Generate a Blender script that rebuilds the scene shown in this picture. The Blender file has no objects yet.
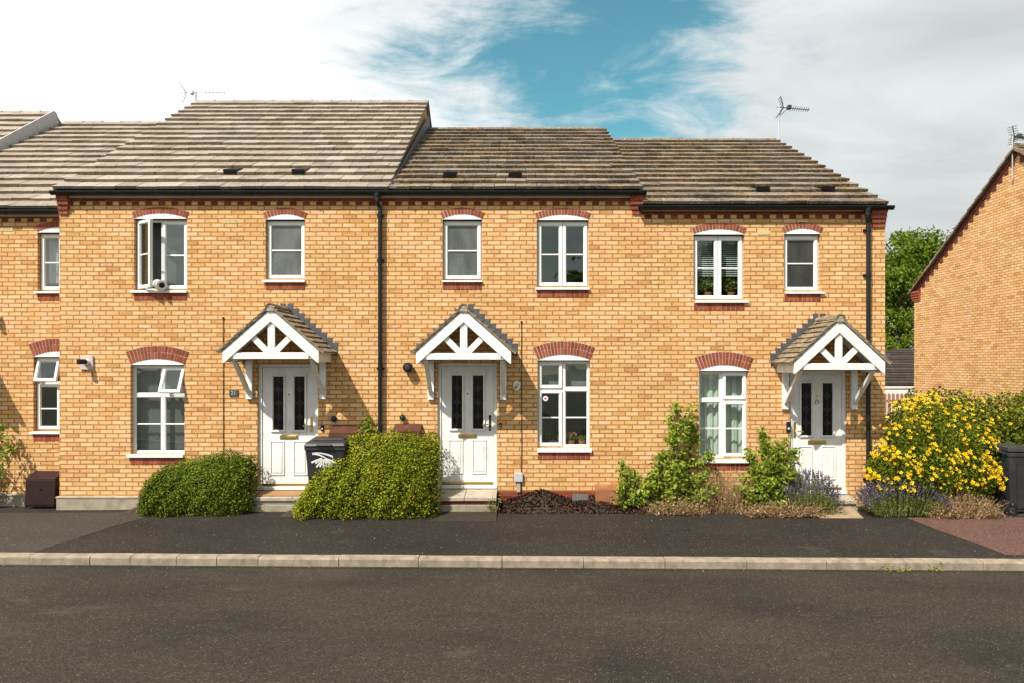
import bpy, math, random
import numpy as np
from mathutils import Vector, Matrix

random.seed(7)
RNG = np.random.default_rng(7)
C = bpy.context.scene.collection
R = math.radians

# ------------------------------------------------------------------ camera model
F, CX, HY, DIST, HE = 683.0, 520.0, 366.0, 11.07, 2.33
def sc(y): return F / (DIST + y)
def X(px, y=0.0): return (px - CX) / sc(y)
def Z(py, y=0.0): return HE + (HY - py) / sc(y)
SUN = Vector((0.52, 0.62, -1.0)).normalized()

def gz(x, y):
    """height of the pavement: kerb level falls gently to the right, rises to the houses"""
    xc = max(-14.0, min(14.0, x))
    kerb = -0.006 * xc
    wall = 0.055 if xc > -4 else 0.055 - 0.02 * (-4 - xc)
    wall = max(0.0, wall)
    t = max(0.0, min(1.0, (y + 2.72) / 2.72))
    return kerb * (1 - t) + wall * t
def G(px, py):
    """world point on the pavement seen at that point of the survey photograph"""
    y = -1.5
    for _ in range(25):
        x = X(px, y)
        z = gz(x, y)
        y = F * (HE - z) / (py - HY) - DIST
    return Vector((X(px, y), y, gz(X(px, y), y)))

# ------------------------------------------------------------------ node helpers
class N:
    def __init__(s, nt): s.nt = nt
    def new(s, t, **kw):
        n = s.nt.nodes.new(t)
        for k, v in kw.items(): setattr(n, k, v)
        return n
    def put(s, sock, v):
        if isinstance(v, bpy.types.NodeSocket): s.nt.links.new(v, sock)
        elif v is not None: sock.default_value = v
    def m(s, op, a, b=None, c=None):
        n = s.new('ShaderNodeMath', operation=op)
        s.put(n.inputs[0], a); s.put(n.inputs[1], b)
        if c is not None: s.put(n.inputs[2], c)
        return n.outputs[0]
    def mix(s, f, a, b, bt='MIX'):
        n = s.new('ShaderNodeMix', data_type='RGBA', blend_type=bt)
        s.put(n.inputs[0], f); s.put(n.inputs[6], a); s.put(n.inputs[7], b)
        return n.outputs[2]
    def ramp(s, f, stops, interp='LINEAR'):
        n = s.new('ShaderNodeValToRGB'); cr = n.color_ramp; cr.interpolation = interp
        while len(cr.elements) < len(stops): cr.elements.new(0.5)
        for e, (p, c) in zip(cr.elements, stops):
            e.position = p; e.color = (*c, 1) if len(c) == 3 else c
        s.put(n.inputs[0], f); return n.outputs[0]
    def noise(s, vec=None, scale=5.0, detail=3.0, rough=0.55, dist=0.0):
        n = s.new('ShaderNodeTexNoise')
        if vec is not None: s.put(n.inputs['Vector'], vec)
        n.inputs['Scale'].default_value = scale; n.inputs['Detail'].default_value = detail
        n.inputs['Roughness'].default_value = rough; n.inputs['Distortion'].default_value = dist
        return n.outputs['Fac']
    def vscale(s, vec, v):
        n = s.new('ShaderNodeVectorMath', operation='MULTIPLY'); s.put(n.inputs[0], vec); n.inputs[1].default_value = v
        return n.outputs[0]
    def maprange(s, v, a, b, c=0.0, d=1.0, smooth=True):
        n = s.new('ShaderNodeMapRange', interpolation_type='SMOOTHSTEP' if smooth else 'LINEAR')
        s.put(n.inputs[0], v)
        for i, q in zip((1, 2, 3, 4), (a, b, c, d)): s.put(n.inputs[i], q)
        return n.outputs[0]
    def comb(s, x, y, z):
        n = s.new('ShaderNodeCombineXYZ')
        for i, q in enumerate((x, y, z)): s.put(n.inputs[i], q)
        return n.outputs[0]
    def bump(s, h, strength=0.5, dist=0.01):
        n = s.new('ShaderNodeBump'); s.put(n.inputs['Height'], h)
        n.inputs['Strength'].default_value = strength; n.inputs['Distance'].default_value = dist
        return n.outputs[0]

def base(name):
    m = bpy.data.materials.new(name); m.use_nodes = True
    n = N(m.node_tree); b = m.node_tree.nodes['Principled BSDF']
    return m, n, b
def col4(c): return (c[0], c[1], c[2], 1.0)

def simple(name, c, rough=0.5, var=0.12, vscale=6.0, metal=0.0, spec=0.5, bumps=0.0, bscale=60.0, dirt=None, dirt_amt=0.3, dscale=3.0):
    m, n, b = base(name)
    pos = n.new('ShaderNodeNewGeometry').outputs['Position']
    f = n.noise(pos, vscale, 4, 0.6)
    k = n.maprange(f, 0.3, 0.7, 1 - var, 1 + var, False)
    col = n.mix(1.0, col4(c), n.comb(k, k, k), 'MULTIPLY')
    if dirt:
        d = n.maprange(n.noise(n.vscale(pos, (1, 1, 0.45)), dscale, 6, 0.7), 0.5, 0.75, 0, dirt_amt)
        col = n.mix(d, col, col4(dirt))
    n.put(b.inputs['Base Color'], col)
    b.inputs['Roughness'].default_value = rough; b.inputs['Metallic'].default_value = metal
    b.inputs['Specular IOR Level'].default_value = spec
    if bumps: n.put(b.inputs['Normal'], n.bump(n.noise(pos, bscale, 4, 0.6), bumps, 0.01))
    return m

BUFF = [(0.0, (0.43, 0.21, 0.074)), (0.10, (0.52, 0.278, 0.100)), (0.30, (0.56, 0.322, 0.128)), (0.5, (0.575, 0.341, 0.147)), (0.66, (0.59, 0.366, 0.158)),
        (0.82, (0.615, 0.383, 0.182)), (0.93, (0.605, 0.375, 0.208)), (1.0, (0.50, 0.262, 0.106))]
REDS = [(0.0, (0.14, 0.026, 0.016)), (0.5, (0.20, 0.040, 0.024)), (1.0, (0.26, 0.062, 0.036))]
def brick_mat(name, z0, plinth=-9.0, dent=0, seed=0.0):
    """stretcher bond, 213 x 71 mm gauge, with the red dentil courses at the eaves (z0) and an optional red plinth"""
    m, n, b = base(name)
    g = n.new('ShaderNodeNewGeometry'); pos = g.outputs['Position']
    sp = n.new('ShaderNodeSeparateXYZ'); n.put(sp.inputs[0], pos)
    sn = n.new('ShaderNodeSeparateXYZ'); n.put(sn.inputs[0], g.outputs['True Normal'])
    side = n.m('GREATER_THAN', n.m('ABSOLUTE', sn.outputs[0]), 0.6)
    u0 = n.m('ADD', n.m('MULTIPLY', sp.outputs[0], n.m('SUBTRACT', 1.0, side)), n.m('MULTIPLY', sp.outputs[1], side))
    wob = n.m('MULTIPLY', n.m('SUBTRACT', n.noise(pos, 14, 2, 0.6), 0.5), 0.007)
    wob2 = n.m('MULTIPLY', n.m('SUBTRACT', n.noise(pos, 9.0, 2, 0.6), 0.5), 0.006)
    u = n.m('ADD', n.m('ADD', u0, wob), 40.0 * 0.213)
    v = n.m('DIVIDE', n.m('ADD', n.m('SUBTRACT', sp.outputs[2], z0), wob2), 0.0711)
    row = n.m('FLOOR', v)
    isd = n.m('COMPARE', row, float(dent or 0), 0.1) if dent is not None else 0.0
    hasd = dent is not None
    par = n.m('MULTIPLY', n.m('FRACT', n.m('ADD', n.m('MULTIPLY', row, 0.5), 50.0)), 1.0)
    # a slow drift of the perpends from course to course
    rj = n.new('ShaderNodeTexWhiteNoise', noise_dimensions='1D'); n.put(rj.inputs['W'], row)
    jit = n.m('MULTIPLY', n.m('SUBTRACT', rj.outputs['Value'], 0.5), 0.12)
    us = n.m('ADD', n.m('ADD', n.m('DIVIDE', u, 0.213), par), jit)
    if hasd:
        uh = n.m('DIVIDE', u, 0.1065)
        uu = n.m('ADD', n.m('MULTIPLY', us, n.m('SUBTRACT', 1.0, isd)), n.m('MULTIPLY', uh, isd))
        ln = n.m('SUBTRACT', 0.213, n.m('MULTIPLY', isd, 0.1065))
    else:
        uu, ln = us, 0.213
    cl = n.m('FLOOR', uu)
    fu = n.m('FRACT', uu); fv = n.m('FRACT', v)
    du = n.m('MULTIPLY', n.m('MINIMUM', fu, n.m('SUBTRACT', 1.0, fu)), ln)
    dv = n.m('MULTIPLY', n.m('MINIMUM', fv, n.m('SUBTRACT', 1.0, fv)), 0.0711)
    dmin = n.m('MINIMUM', du, dv); mask = n.maprange(dmin, 0.0022, 0.0058)
    wn = n.new('ShaderNodeTexWhiteNoise', noise_dimensions='3D'); n.put(wn.inputs['Vector'], n.comb(cl, row, seed))
    rnd = wn.outputs['Value']; rc = n.new('ShaderNodeSeparateColor'); n.put(rc.inputs[0], wn.outputs['Color'])
    buff = n.ramp(rnd, BUFF); red = n.ramp(rnd, REDS)
    if hasd:
        alt = n.m('GREATER_THAN', n.m('FRACT', n.m('MULTIPLY', cl, 0.5)), 0.25)
        isr = n.m('MAXIMUM', n.m('MULTIPLY', isd, alt), n.m('COMPARE', row, float(dent) + 1.0, 0.1))
    else: isr = 0.0
    isr = n.m('MAXIMUM', isr, n.m('LESS_THAN', sp.outputs[2], plinth))
    c = n.mix(isr, buff, red)
    # faces: a paler drag-wire streak along each brick, small pits, broad weathering
    st = n.noise(n.vscale(pos, (7, 7, 46)), 1.0, 4, 0.65)
    k = n.maprange(st, 0.3, 0.72, 0.80, 1.20, False)
    k2 = n.maprange(n.noise(pos, 0.8, 6, 0.65), 0.3, 0.7, 0.87, 1.09, False)
    k3 = n.maprange(n.noise(pos, 95, 3, 0.7), 0.3, 0.7, 0.92, 1.08, False)
    k = n.m('MULTIPLY', n.m('MULTIPLY', k, k2), k3)
    c = n.mix(1.0, c, n.comb(k, k, n.m('MULTIPLY', k, k)), 'MULTIPLY')
    # fired arrises: each brick is browner at its edges than on its face
    ar = n.maprange(n.m('ADD', dmin, n.m('MULTIPLY', n.m('SUBTRACT', n.noise(pos, 22, 3, 0.7), 0.5), 0.020)), 0.004, 0.019, 0.0, 1.0)
    c = n.mix(n.m('SUBTRACT', 1.0, ar), c, n.mix(1.0, c, col4((0.90, 0.75, 0.53)), 'MULTIPLY'))
    ce = n.m('MULTIPLY', n.m('MULTIPLY', n.maprange(dmin, 0.008, 0.026), n.maprange(n.noise(n.vscale(pos, (9, 9, 24)), 1.0, 4, 0.7), 0.36, 0.62, 0.0, 1.0)), n.maprange(rc.outputs[2], 0.1, 0.9, 0.08, 0.62))
    c = n.mix(n.m('MULTIPLY', ce, n.m('SUBTRACT', 1.0, isr)), c, col4((0.72, 0.54, 0.36)))
    mort = n.ramp(n.noise(pos, 5, 4, 0.6), [(0.3, (0.175, 0.088, 0.042)), (0.7, (0.27, 0.148, 0.076))])
    n.put(b.inputs['Base Color'], n.mix(mask, mort, c))
    b.inputs['Roughness'].default_value = 0.88; b.inputs['Specular IOR Level'].default_value = 0.25
    h = n.m('ADD', n.m('ADD', mask, n.m('MULTIPLY', st, 0.25)), n.m('MULTIPLY', rc.outputs[1], 0.22))
    n.put(b.inputs['Normal'], n.bump(h, 0.75, 0.006))
    return m

def island_mat(name, stops, rough=0.8, noise_amt=0.2, nscale=30.0, spec=0.3, bump=0.3, lichen=0.0, lich_col=(0.42, 0.27, 0.05), pale=0.0):
    """colour picked per loose piece (tile, voussoir, leaf chip) plus fine noise and optional lichen"""
    m, n, b = base(name)
    g = n.new('ShaderNodeNewGeometry'); pos = g.outputs['Position']
    c = n.ramp(g.outputs['Random Per Island'], stops)
    nn = n.noise(pos, nscale, 5, 0.65)
    k = n.maprange(nn, 0.28, 0.72, 1 - noise_amt, 1 + noise_amt, False)
    c = n.mix(1.0, c, n.comb(k, k, k), 'MULTIPLY')
    if pale:
        p = n.maprange(n.noise(pos, 4.0, 6, 0.72), 0.46, 0.66, 0, pale)
        c = n.mix(p, c, col4((0.40, 0.35, 0.28)))
    if lichen:
        big = n.maprange(n.noise(pos, 1.3, 4, 0.6), 0.36, 0.60)
        sm = n.maprange(n.noise(n.vscale(pos, (1, 1, 1)), 17, 5, 0.75), 0.50, 0.60)
        c = n.mix(n.m('MULTIPLY', n.m('MULTIPLY', big, sm), lichen), c, col4(lich_col))
        dk = n.maprange(n.noise(pos, 9, 6, 0.75), 0.55, 0.7, 0, lichen * 0.75)
        c = n.mix(dk, c, col4((0.045, 0.04, 0.022)))
        wt = n.maprange(n.noise(pos, 24, 3, 0.7), 0.61, 0.66, 0, 0.7)
        c = n.mix(wt, c, col4((0.5, 0.48, 0.4)))
    n.put(b.inputs['Base Color'], c); b.inputs['Roughness'].default_value = rough
    b.inputs['Specular IOR Level'].default_value = spec
    if bump: n.put(b.inputs['Normal'], n.bump(nn, bump, 0.006))
    return m

def leaf_mat(name, stops, transl=0.3, rough=0.55, spec=0.35):
    m, n, b = base(name)
    g = n.new('ShaderNodeNewGeometry')
    c = n.ramp(g.outputs['Random Per Island'], stops)
    k = n.maprange(n.noise(g.outputs['Position'], 3.5, 3, 0.6), 0.3, 0.7, 0.82, 1.18, False)
    c = n.mix(1.0, c, n.comb(k, k, k), 'MULTIPLY')
    n.put(b.inputs['Base Color'], c); b.inputs['Roughness'].default_value = rough
    b.inputs['Specular IOR Level'].default_value = spec
    if transl:
        t = n.new('ShaderNodeBsdfTranslucent'); n.put(t.inputs[0], n.mix(1.0, c, col4((1.25, 1.3, 0.7)), 'MULTIPLY'))
        mx = n.new('ShaderNodeMixShader'); mx.inputs[0].default_value = transl
        n.nt.links.new(b.outputs[0], mx.inputs[1]); n.nt.links.new(t.outputs[0], mx.inputs[2])
        n.nt.links.new(mx.outputs[0], n.nt.nodes['Material Output'].inputs[0])
    return m

def asphalt(name, c, speck=0.5, warm=(1.0, 0.88, 0.70), patch=0.25):
    m, n, b = base(name)
    pos = n.new('ShaderNodeNewGeometry').outputs['Position']
    fine = n.noise(pos, 150, 3, 0.75); mid = n.noise(pos, 42, 4, 0.75)
    vo = n.new('ShaderNodeTexVoronoi'); n.put(vo.inputs['Vector'], pos); vo.inputs['Scale'].default_value = 95
    vs = n.new('ShaderNodeSeparateColor'); n.put(vs.inputs[0], vo.outputs['Color'])
    big = n.noise(n.vscale(pos, (0.5, 1.0, 1)), 0.9, 5, 0.6, 0.4)
    k = n.m('MULTIPLY', n.maprange(fine, 0.25, 0.75, 0.35, 1.85, False), n.maprange(mid, 0.3, 0.7, 0.70, 1.34, False))
    k = n.m('MULTIPLY', k, n.maprange(vs.outputs[0], 0, 1, 0.42, 1.62, False))
    k = n.m('MULTIPLY', k, n.maprange(big, 0.3, 0.7, 1 - patch, 1 + patch, False))
    col = n.mix(1.0, col4(tuple(a * w for a, w in zip(c, warm))), n.comb(k, k, k), 'MULTIPLY')
    light = n.m('MULTIPLY', n.m('GREATER_THAN', vs.outputs[1], 0.982), speck)
    col = n.mix(light, col, col4((0.19, 0.155, 0.105)))
    st = n.maprange(n.noise(n.vscale(pos, (0.8, 1.2, 1)), 1.3, 7, 0.75, 0.2), 0.57, 0.72, 0, 0.24)
    col = n.mix(st, col, col4((0.14, 0.115, 0.085)))
    n.put(b.inputs['Base Color'], col); b.inputs['Roughness'].default_value = 0.82
    b.inputs['Specular IOR Level'].default_value = 0.3
    n.put(b.inputs['Normal'], n.bump(n.m('ADD', fine, n.m('MULTIPLY', vo.outputs['Distance'], 0.8)), 0.9, 0.01))
    return m

def glass_mat(name, refl=0.1, tint=(0.80, 0.86, 0.84)):
    m, n, b = base(name); nt = n.nt; nt.nodes.remove(b)
    g = n.new('ShaderNodeNewGeometry'); pos = g.outputs['Position']
    bp = n.bump(n.noise(pos, 1.8, 2, 0.4), 0.10, 0.06)
    v = n.new('ShaderNodeVectorMath', operation='DOT_PRODUCT'); n.put(v.inputs[0], g.outputs['Normal']); n.put(v.inputs[1], g.outputs['Incoming'])
    cs = n.m('SUBTRACT', 1.0, n.m('ABSOLUTE', v.outputs['Value']))
    f = n.m('ADD', refl, n.m('MULTIPLY', n.m('POWER', cs, 5.0), 1.0 - refl))
    t = n.new('ShaderNodeBsdfTransparent'); t.inputs[0].default_value = col4(tint)
    gl = n.new('ShaderNodeBsdfGlossy'); gl.inputs['Roughness'].default_value = 0.015; gl.inputs[0].default_value = (0.9, 0.97, 0.95, 1)
    n.put(gl.inputs['Normal'], bp)
    mx = n.new('ShaderNodeMixShader'); n.put(mx.inputs[0], f)
    nt.links.new(t.outputs[0], mx.inputs[1]); nt.links.new(gl.outputs[0], mx.inputs[2])
    nt.links.new(mx.outputs[0], nt.nodes['Material Output'].inputs[0])
    return m

def frosted_mat(name, c):
    m, n, b = base(name)
    pos = n.new('ShaderNodeNewGeometry').outputs['Position']
    big = n.noise(n.vscale(pos, (3, 3, 1.2)), 1.6, 3, 0.5)
    fl = n.noise(n.vscale(pos, (60, 60, 22)), 1.0, 3, 0.7)
    k = n.maprange(n.m('ADD', n.m('MULTIPLY', big, 0.6), n.m('MULTIPLY', fl, 0.4)), 0.35, 0.65, 0.6, 1.5, False)
    n.put(b.inputs['Base Color'], n.mix(1.0, col4(c), n.comb(k, k, k), 'MULTIPLY'))
    b.inputs['Roughness'].default_value = 0.22
    n.put(b.inputs['Normal'], n.bump(fl, 0.55, 0.004))
    return m

WHITE = simple('upvc_white', (0.72, 0.715, 0.70), 0.36, 0.04, 4, dirt=(0.45, 0.41, 0.35), dirt_amt=0.35, dscale=6)
PAINT = simple('white_gloss_paint', (0.70, 0.69, 0.665), 0.42, 0.06, 5, dirt=(0.40, 0.36, 0.29), dirt_amt=0.42, dscale=7, bumps=0.08)
PAINTW = simple('weathered_white_paint', (0.74, 0.73, 0.70), 0.55, 0.08, 9, dirt=(0.36, 0.32, 0.26), dirt_amt=0.6, dscale=9, bumps=0.15)
BLACK = simple('black_plastic', (0.010, 0.010, 0.010), 0.42, 0.25, 5, spec=0.3, dirt=(0.05, 0.046, 0.04), dirt_amt=0.3)
DARKPL = simple('charcoal_plastic', (0.022, 0.023, 0.025), 0.42, 0.2, 7, dirt=(0.085, 0.08, 0.075), dirt_amt=0.4, dscale=5)
BROWNPL = simple('brown_meter_plastic', (0.075, 0.027, 0.016), 0.6, 0.2, 9, spec=0.2, dirt=(0.15, 0.075, 0.05), dirt_amt=0.4)
DKBROWNPL = simple('dark_brown_plastic', (0.022, 0.008, 0.006), 0.5, 0.2, 9, spec=0.25, dirt=(0.05, 0.022, 0.016), dirt_amt=0.3)
ORANGEPL = simple('sun_faded_brown_plastic', (0.23, 0.088, 0.034), 0.6, 0.2, 9, dirt=(0.36, 0.2, 0.14), dirt_amt=0.5, dscale=6)
BRASS = simple('brass', (0.62, 0.44, 0.16), 0.3, 0.1, 20, metal=1.0)
CREAM = simple('cream_soffit', (0.55, 0.48, 0.38), 0.6, 0.08, 5)
LEAD = simple('lead_sheet', (0.060, 0.063, 0.070), 0.55, 0.25, 12, metal=0.0, spec=0.6, bumps=0.2, bscale=25)
LEADP = simple('pale_lead_sheet', (0.40, 0.40, 0.41), 0.5, 0.15, 12, bumps=0.2, bscale=25)
CONC = simple('concrete_slab', (0.34, 0.29, 0.225), 0.85, 0.22, 7, bumps=0.35, bscale=70, dirt=(0.16, 0.14, 0.10), dirt_amt=0.6, dscale=4)
PLINTH = simple('concrete_plinth', (0.27, 0.23, 0.17), 0.9, 0.25, 6, bumps=0.4, bscale=50, dirt=(0.11, 0.10, 0.075), dirt_amt=0.75, dscale=5)
KERBM = simple('kerb_concrete', (0.245, 0.20, 0.148), 0.85, 0.3, 9, bumps=0.6, bscale=70, dirt=(0.10, 0.078, 0.052), dirt_amt=0.75, dscale=5)
STEEL = simple('galvanised_steel', (0.55, 0.55, 0.56), 0.4, 0.1, 20, metal=0.8)
ALU = simple('aerial_aluminium', (0.06, 0.058, 0.056), 0.45, 0.1, 20, metal=0.3)
GREYPL = simple('grey_plastic', (0.42, 0.43, 0.45), 0.45, 0.05, 8)
DOORGLASS = simple('leaded_dark_glass', (0.010, 0.008, 0.006), 0.12, 0.3, 30, spec=0.18)
LEADLINE = simple('lead_came', (0.045, 0.048, 0.055), 0.5, 0.1, 20, spec=0.5)
BEVEL = simple('blue_bevel_glass', (0.012, 0.018, 0.04), 0.12, 0.1, 30)
GLASS = glass_mat('window_glass', 0.11)
FROST = frosted_mat('obscured_glass', (0.085, 0.095, 0.086))
FROSTD = frosted_mat('dark_obscured_glass', (0.035, 0.034, 0.03))
WOOD = simple('brown_fence_wood', (0.26, 0.145, 0.085), 0.8, 0.25, 10, bumps=0.3)
VERGE = simple('verge_mortar', (0.10, 0.085, 0.07), 0.9, 0.3, 12)
OLDMORT = simple('weathered_mortar', (0.30, 0.26, 0.20), 0.9, 0.3, 18, bumps=0.4, dirt=(0.12, 0.10, 0.07), dirt_amt=0.6, dscale=12)
MORTAR = simple('pale_mortar', (0.42, 0.32, 0.25), 0.9, 0.15, 14, bumps=0.3)
VRED = island_mat('verge_shade_red_brick', [(0, (0.08, 0.018, 0.012)), (1, (0.13, 0.03, 0.018))], 0.85, 0.18, 40)  # verge shade put into a darker red; the doorstep course shares this brick
REDB = island_mat('red_brick', [(0, (0.17, 0.034, 0.016)), (0.5, (0.235, 0.052, 0.024)), (1, (0.29, 0.075, 0.036))], 0.85, 0.18, 40)
AIRB = simple('pale_air_brick', (0.55, 0.44, 0.20), 0.85, 0.2, 30)
CURTAIN = simple('grey_green_curtain', (0.52, 0.57, 0.50), 0.9, 0.12, 3)
NET = simple('pale_net_curtain', (0.52, 0.55, 0.52), 0.9, 0.1, 3)
BLIND = simple('charcoal_blind', (0.10, 0.10, 0.10), 0.8, 0.15, 6)
PALEBLIND = simple('pale_blind', (0.62, 0.68, 0.64), 0.6, 0.08, 6)
INNER = simple('room_plaster', (0.24, 0.22, 0.19), 0.9, 0.1, 2)
MAT = simple('coir_mat', (0.30, 0.17, 0.07), 0.95, 0.3, 60, bumps=0.8, bscale=160)
TERRA = simple('terracotta', (0.35, 0.14, 0.07), 0.8, 0.15, 15)
SOIL = simple('garden_soil', (0.035, 0.022, 0.014), 0.95, 0.35, 12, bumps=0.9, bscale=40)
BARK = island_mat('bark_chips', [(0, (0.009, 0.004, 0.002)), (0.6, (0.024, 0.010, 0.005)), (0.93, (0.055, 0.022, 0.011)), (1, (0.16, 0.07, 0.035))], 0.95, 0.3, 60, 0.04)
TRUNK = simple('tree_bark', (0.09, 0.065, 0.045), 0.9, 0.3, 12, bumps=0.6)
ROAD = asphalt('road_asphalt', (0.0275, 0.0250, 0.0216), 0.6, (1.0, 0.86, 0.66), 0.45)
PAVE = asphalt('pavement_tarmac', (0.0180, 0.0166, 0.0150), 0.7, (1.0, 0.84, 0.66), 0.35)
DRIVE = asphalt('driveway_tarmac', (0.040, 0.037, 0.033), 0.15, (1.0, 0.93, 0.84), 0.12)
REDTAR = asphalt('red_tarmac', (0.10, 0.055, 0.046), 0.25, (1.0, 0.92, 0.86), 0.12)
TILE_GLARE = island_mat('glare_paled_weathered_roof_tiles', [(0, (0.175, 0.142, 0.112)), (0.3, (0.215, 0.178, 0.143)), (0.7, (0.25, 0.21, 0.172)), (1, (0.30, 0.255, 0.212))], 0.75, 0.34, 26, 0.3, 0.5, 0.42, (0.30, 0.20, 0.06), pale=0.3)  # paler copy of the same weathered tiles: left-hand glare put into the colour
TILE_MID = island_mat('weathered_roof_tiles', [(0, (0.075, 0.056, 0.043)), (0.4, (0.108, 0.084, 0.066)), (0.75, (0.132, 0.105, 0.084)), (1, (0.175, 0.143, 0.116))], 0.8, 0.40, 24, 0.2, 0.5, 0.8, (0.33, 0.20, 0.035), pale=0.25)
TILE_SM = island_mat('porch_plain_tiles', [(0, (0.085, 0.066, 0.05)), (0.5, (0.14, 0.112, 0.085)), (1, (0.21, 0.172, 0.132))], 0.85, 0.3, 40, 0.2, 0.5, 0.6, pale=0.35)
TILE_DK = island_mat('dark_garage_tiles', [(0, (0.032, 0.025, 0.02)), (1, (0.06, 0.048, 0.040))], 0.85, 0.45, 22, 0.15, 0.5, 0.0, pale=0.05)

BOX_LEAF = leaf_mat('clipped_shrub_leaves', [(0, (0.06, 0.085, 0.004)), (0.4, (0.155, 0.185, 0.008)), (0.8, (0.27, 0.295, 0.015)), (0.95, (0.39, 0.36, 0.026)), (1, (0.40, 0.19, 0.03))], 0.25, 0.6, 0.12)
BOX_LEAF_DK = leaf_mat('dark_shrub_leaves', [(0, (0.038, 0.062, 0.004)), (0.5, (0.088, 0.126, 0.007)), (0.9, (0.155, 0.195, 0.011)), (1, (0.25, 0.27, 0.02))], 0.22, 0.6, 0.12)
CORE = leaf_mat('inner_leaves_shade_tone', [(0, (0.012, 0.016, 0.003)), (1, (0.024, 0.03, 0.005))], 0.0, 0.9, 0.05)  # near-black: the shade in the leaf gaps is put into the colour
SHRUB_LEAF = leaf_mat('light_shrub_leaves', [(0, (0.07, 0.115, 0.010)), (0.5, (0.17, 0.235, 0.020)), (0.9, (0.31, 0.38, 0.04)), (1, (0.38, 0.33, 0.07))], 0.35, 0.6, 0.15)
HYP_LEAF = leaf_mat('hypericum_leaves', [(0, (0.055, 0.08, 0.006)), (0.5, (0.115, 0.145, 0.010)), (1, (0.20, 0.22, 0.018))], 0.28, 0.6, 0.12)
HYP_FLOWER = leaf_mat('yellow_petals', [(0, (0.42, 0.17, 0.02)), (0.06, (0.70, 0.38, 0.004)), (0.5, (0.84, 0.55, 0.010)), (1, (0.92, 0.70, 0.05))], 0.15, 0.7, 0.1)
LAV_LEAF = leaf_mat('lavender_leaves', [(0, (0.10, 0.13, 0.03)), (0.6, (0.17, 0.20, 0.05)), (1, (0.25, 0.26, 0.08))], 0.25, 0.7, 0.15)
LAV_FLOWER = leaf_mat('lavender_flowers', [(0, (0.05, 0.035, 0.075)), (0.6, (0.095, 0.068, 0.14)), (1, (0.18, 0.14, 0.21))], 0.15)
DRY = leaf_mat('dry_stems', [(0, (0.20, 0.115, 0.055)), (0.5, (0.36, 0.23, 0.12)), (1, (0.50, 0.35, 0.19))], 0.25, 0.8)
TREE_LEAF = leaf_mat('tree_leaves', [(0, (0.05, 0.085, 0.008)), (0.5, (0.10, 0.155, 0.014)), (1, (0.17, 0.23, 0.024))], 0.35, 0.6, 0.12)
STEM = simple('woody_stem', (0.13, 0.085, 0.05), 0.85, 0.25, 20)

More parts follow.
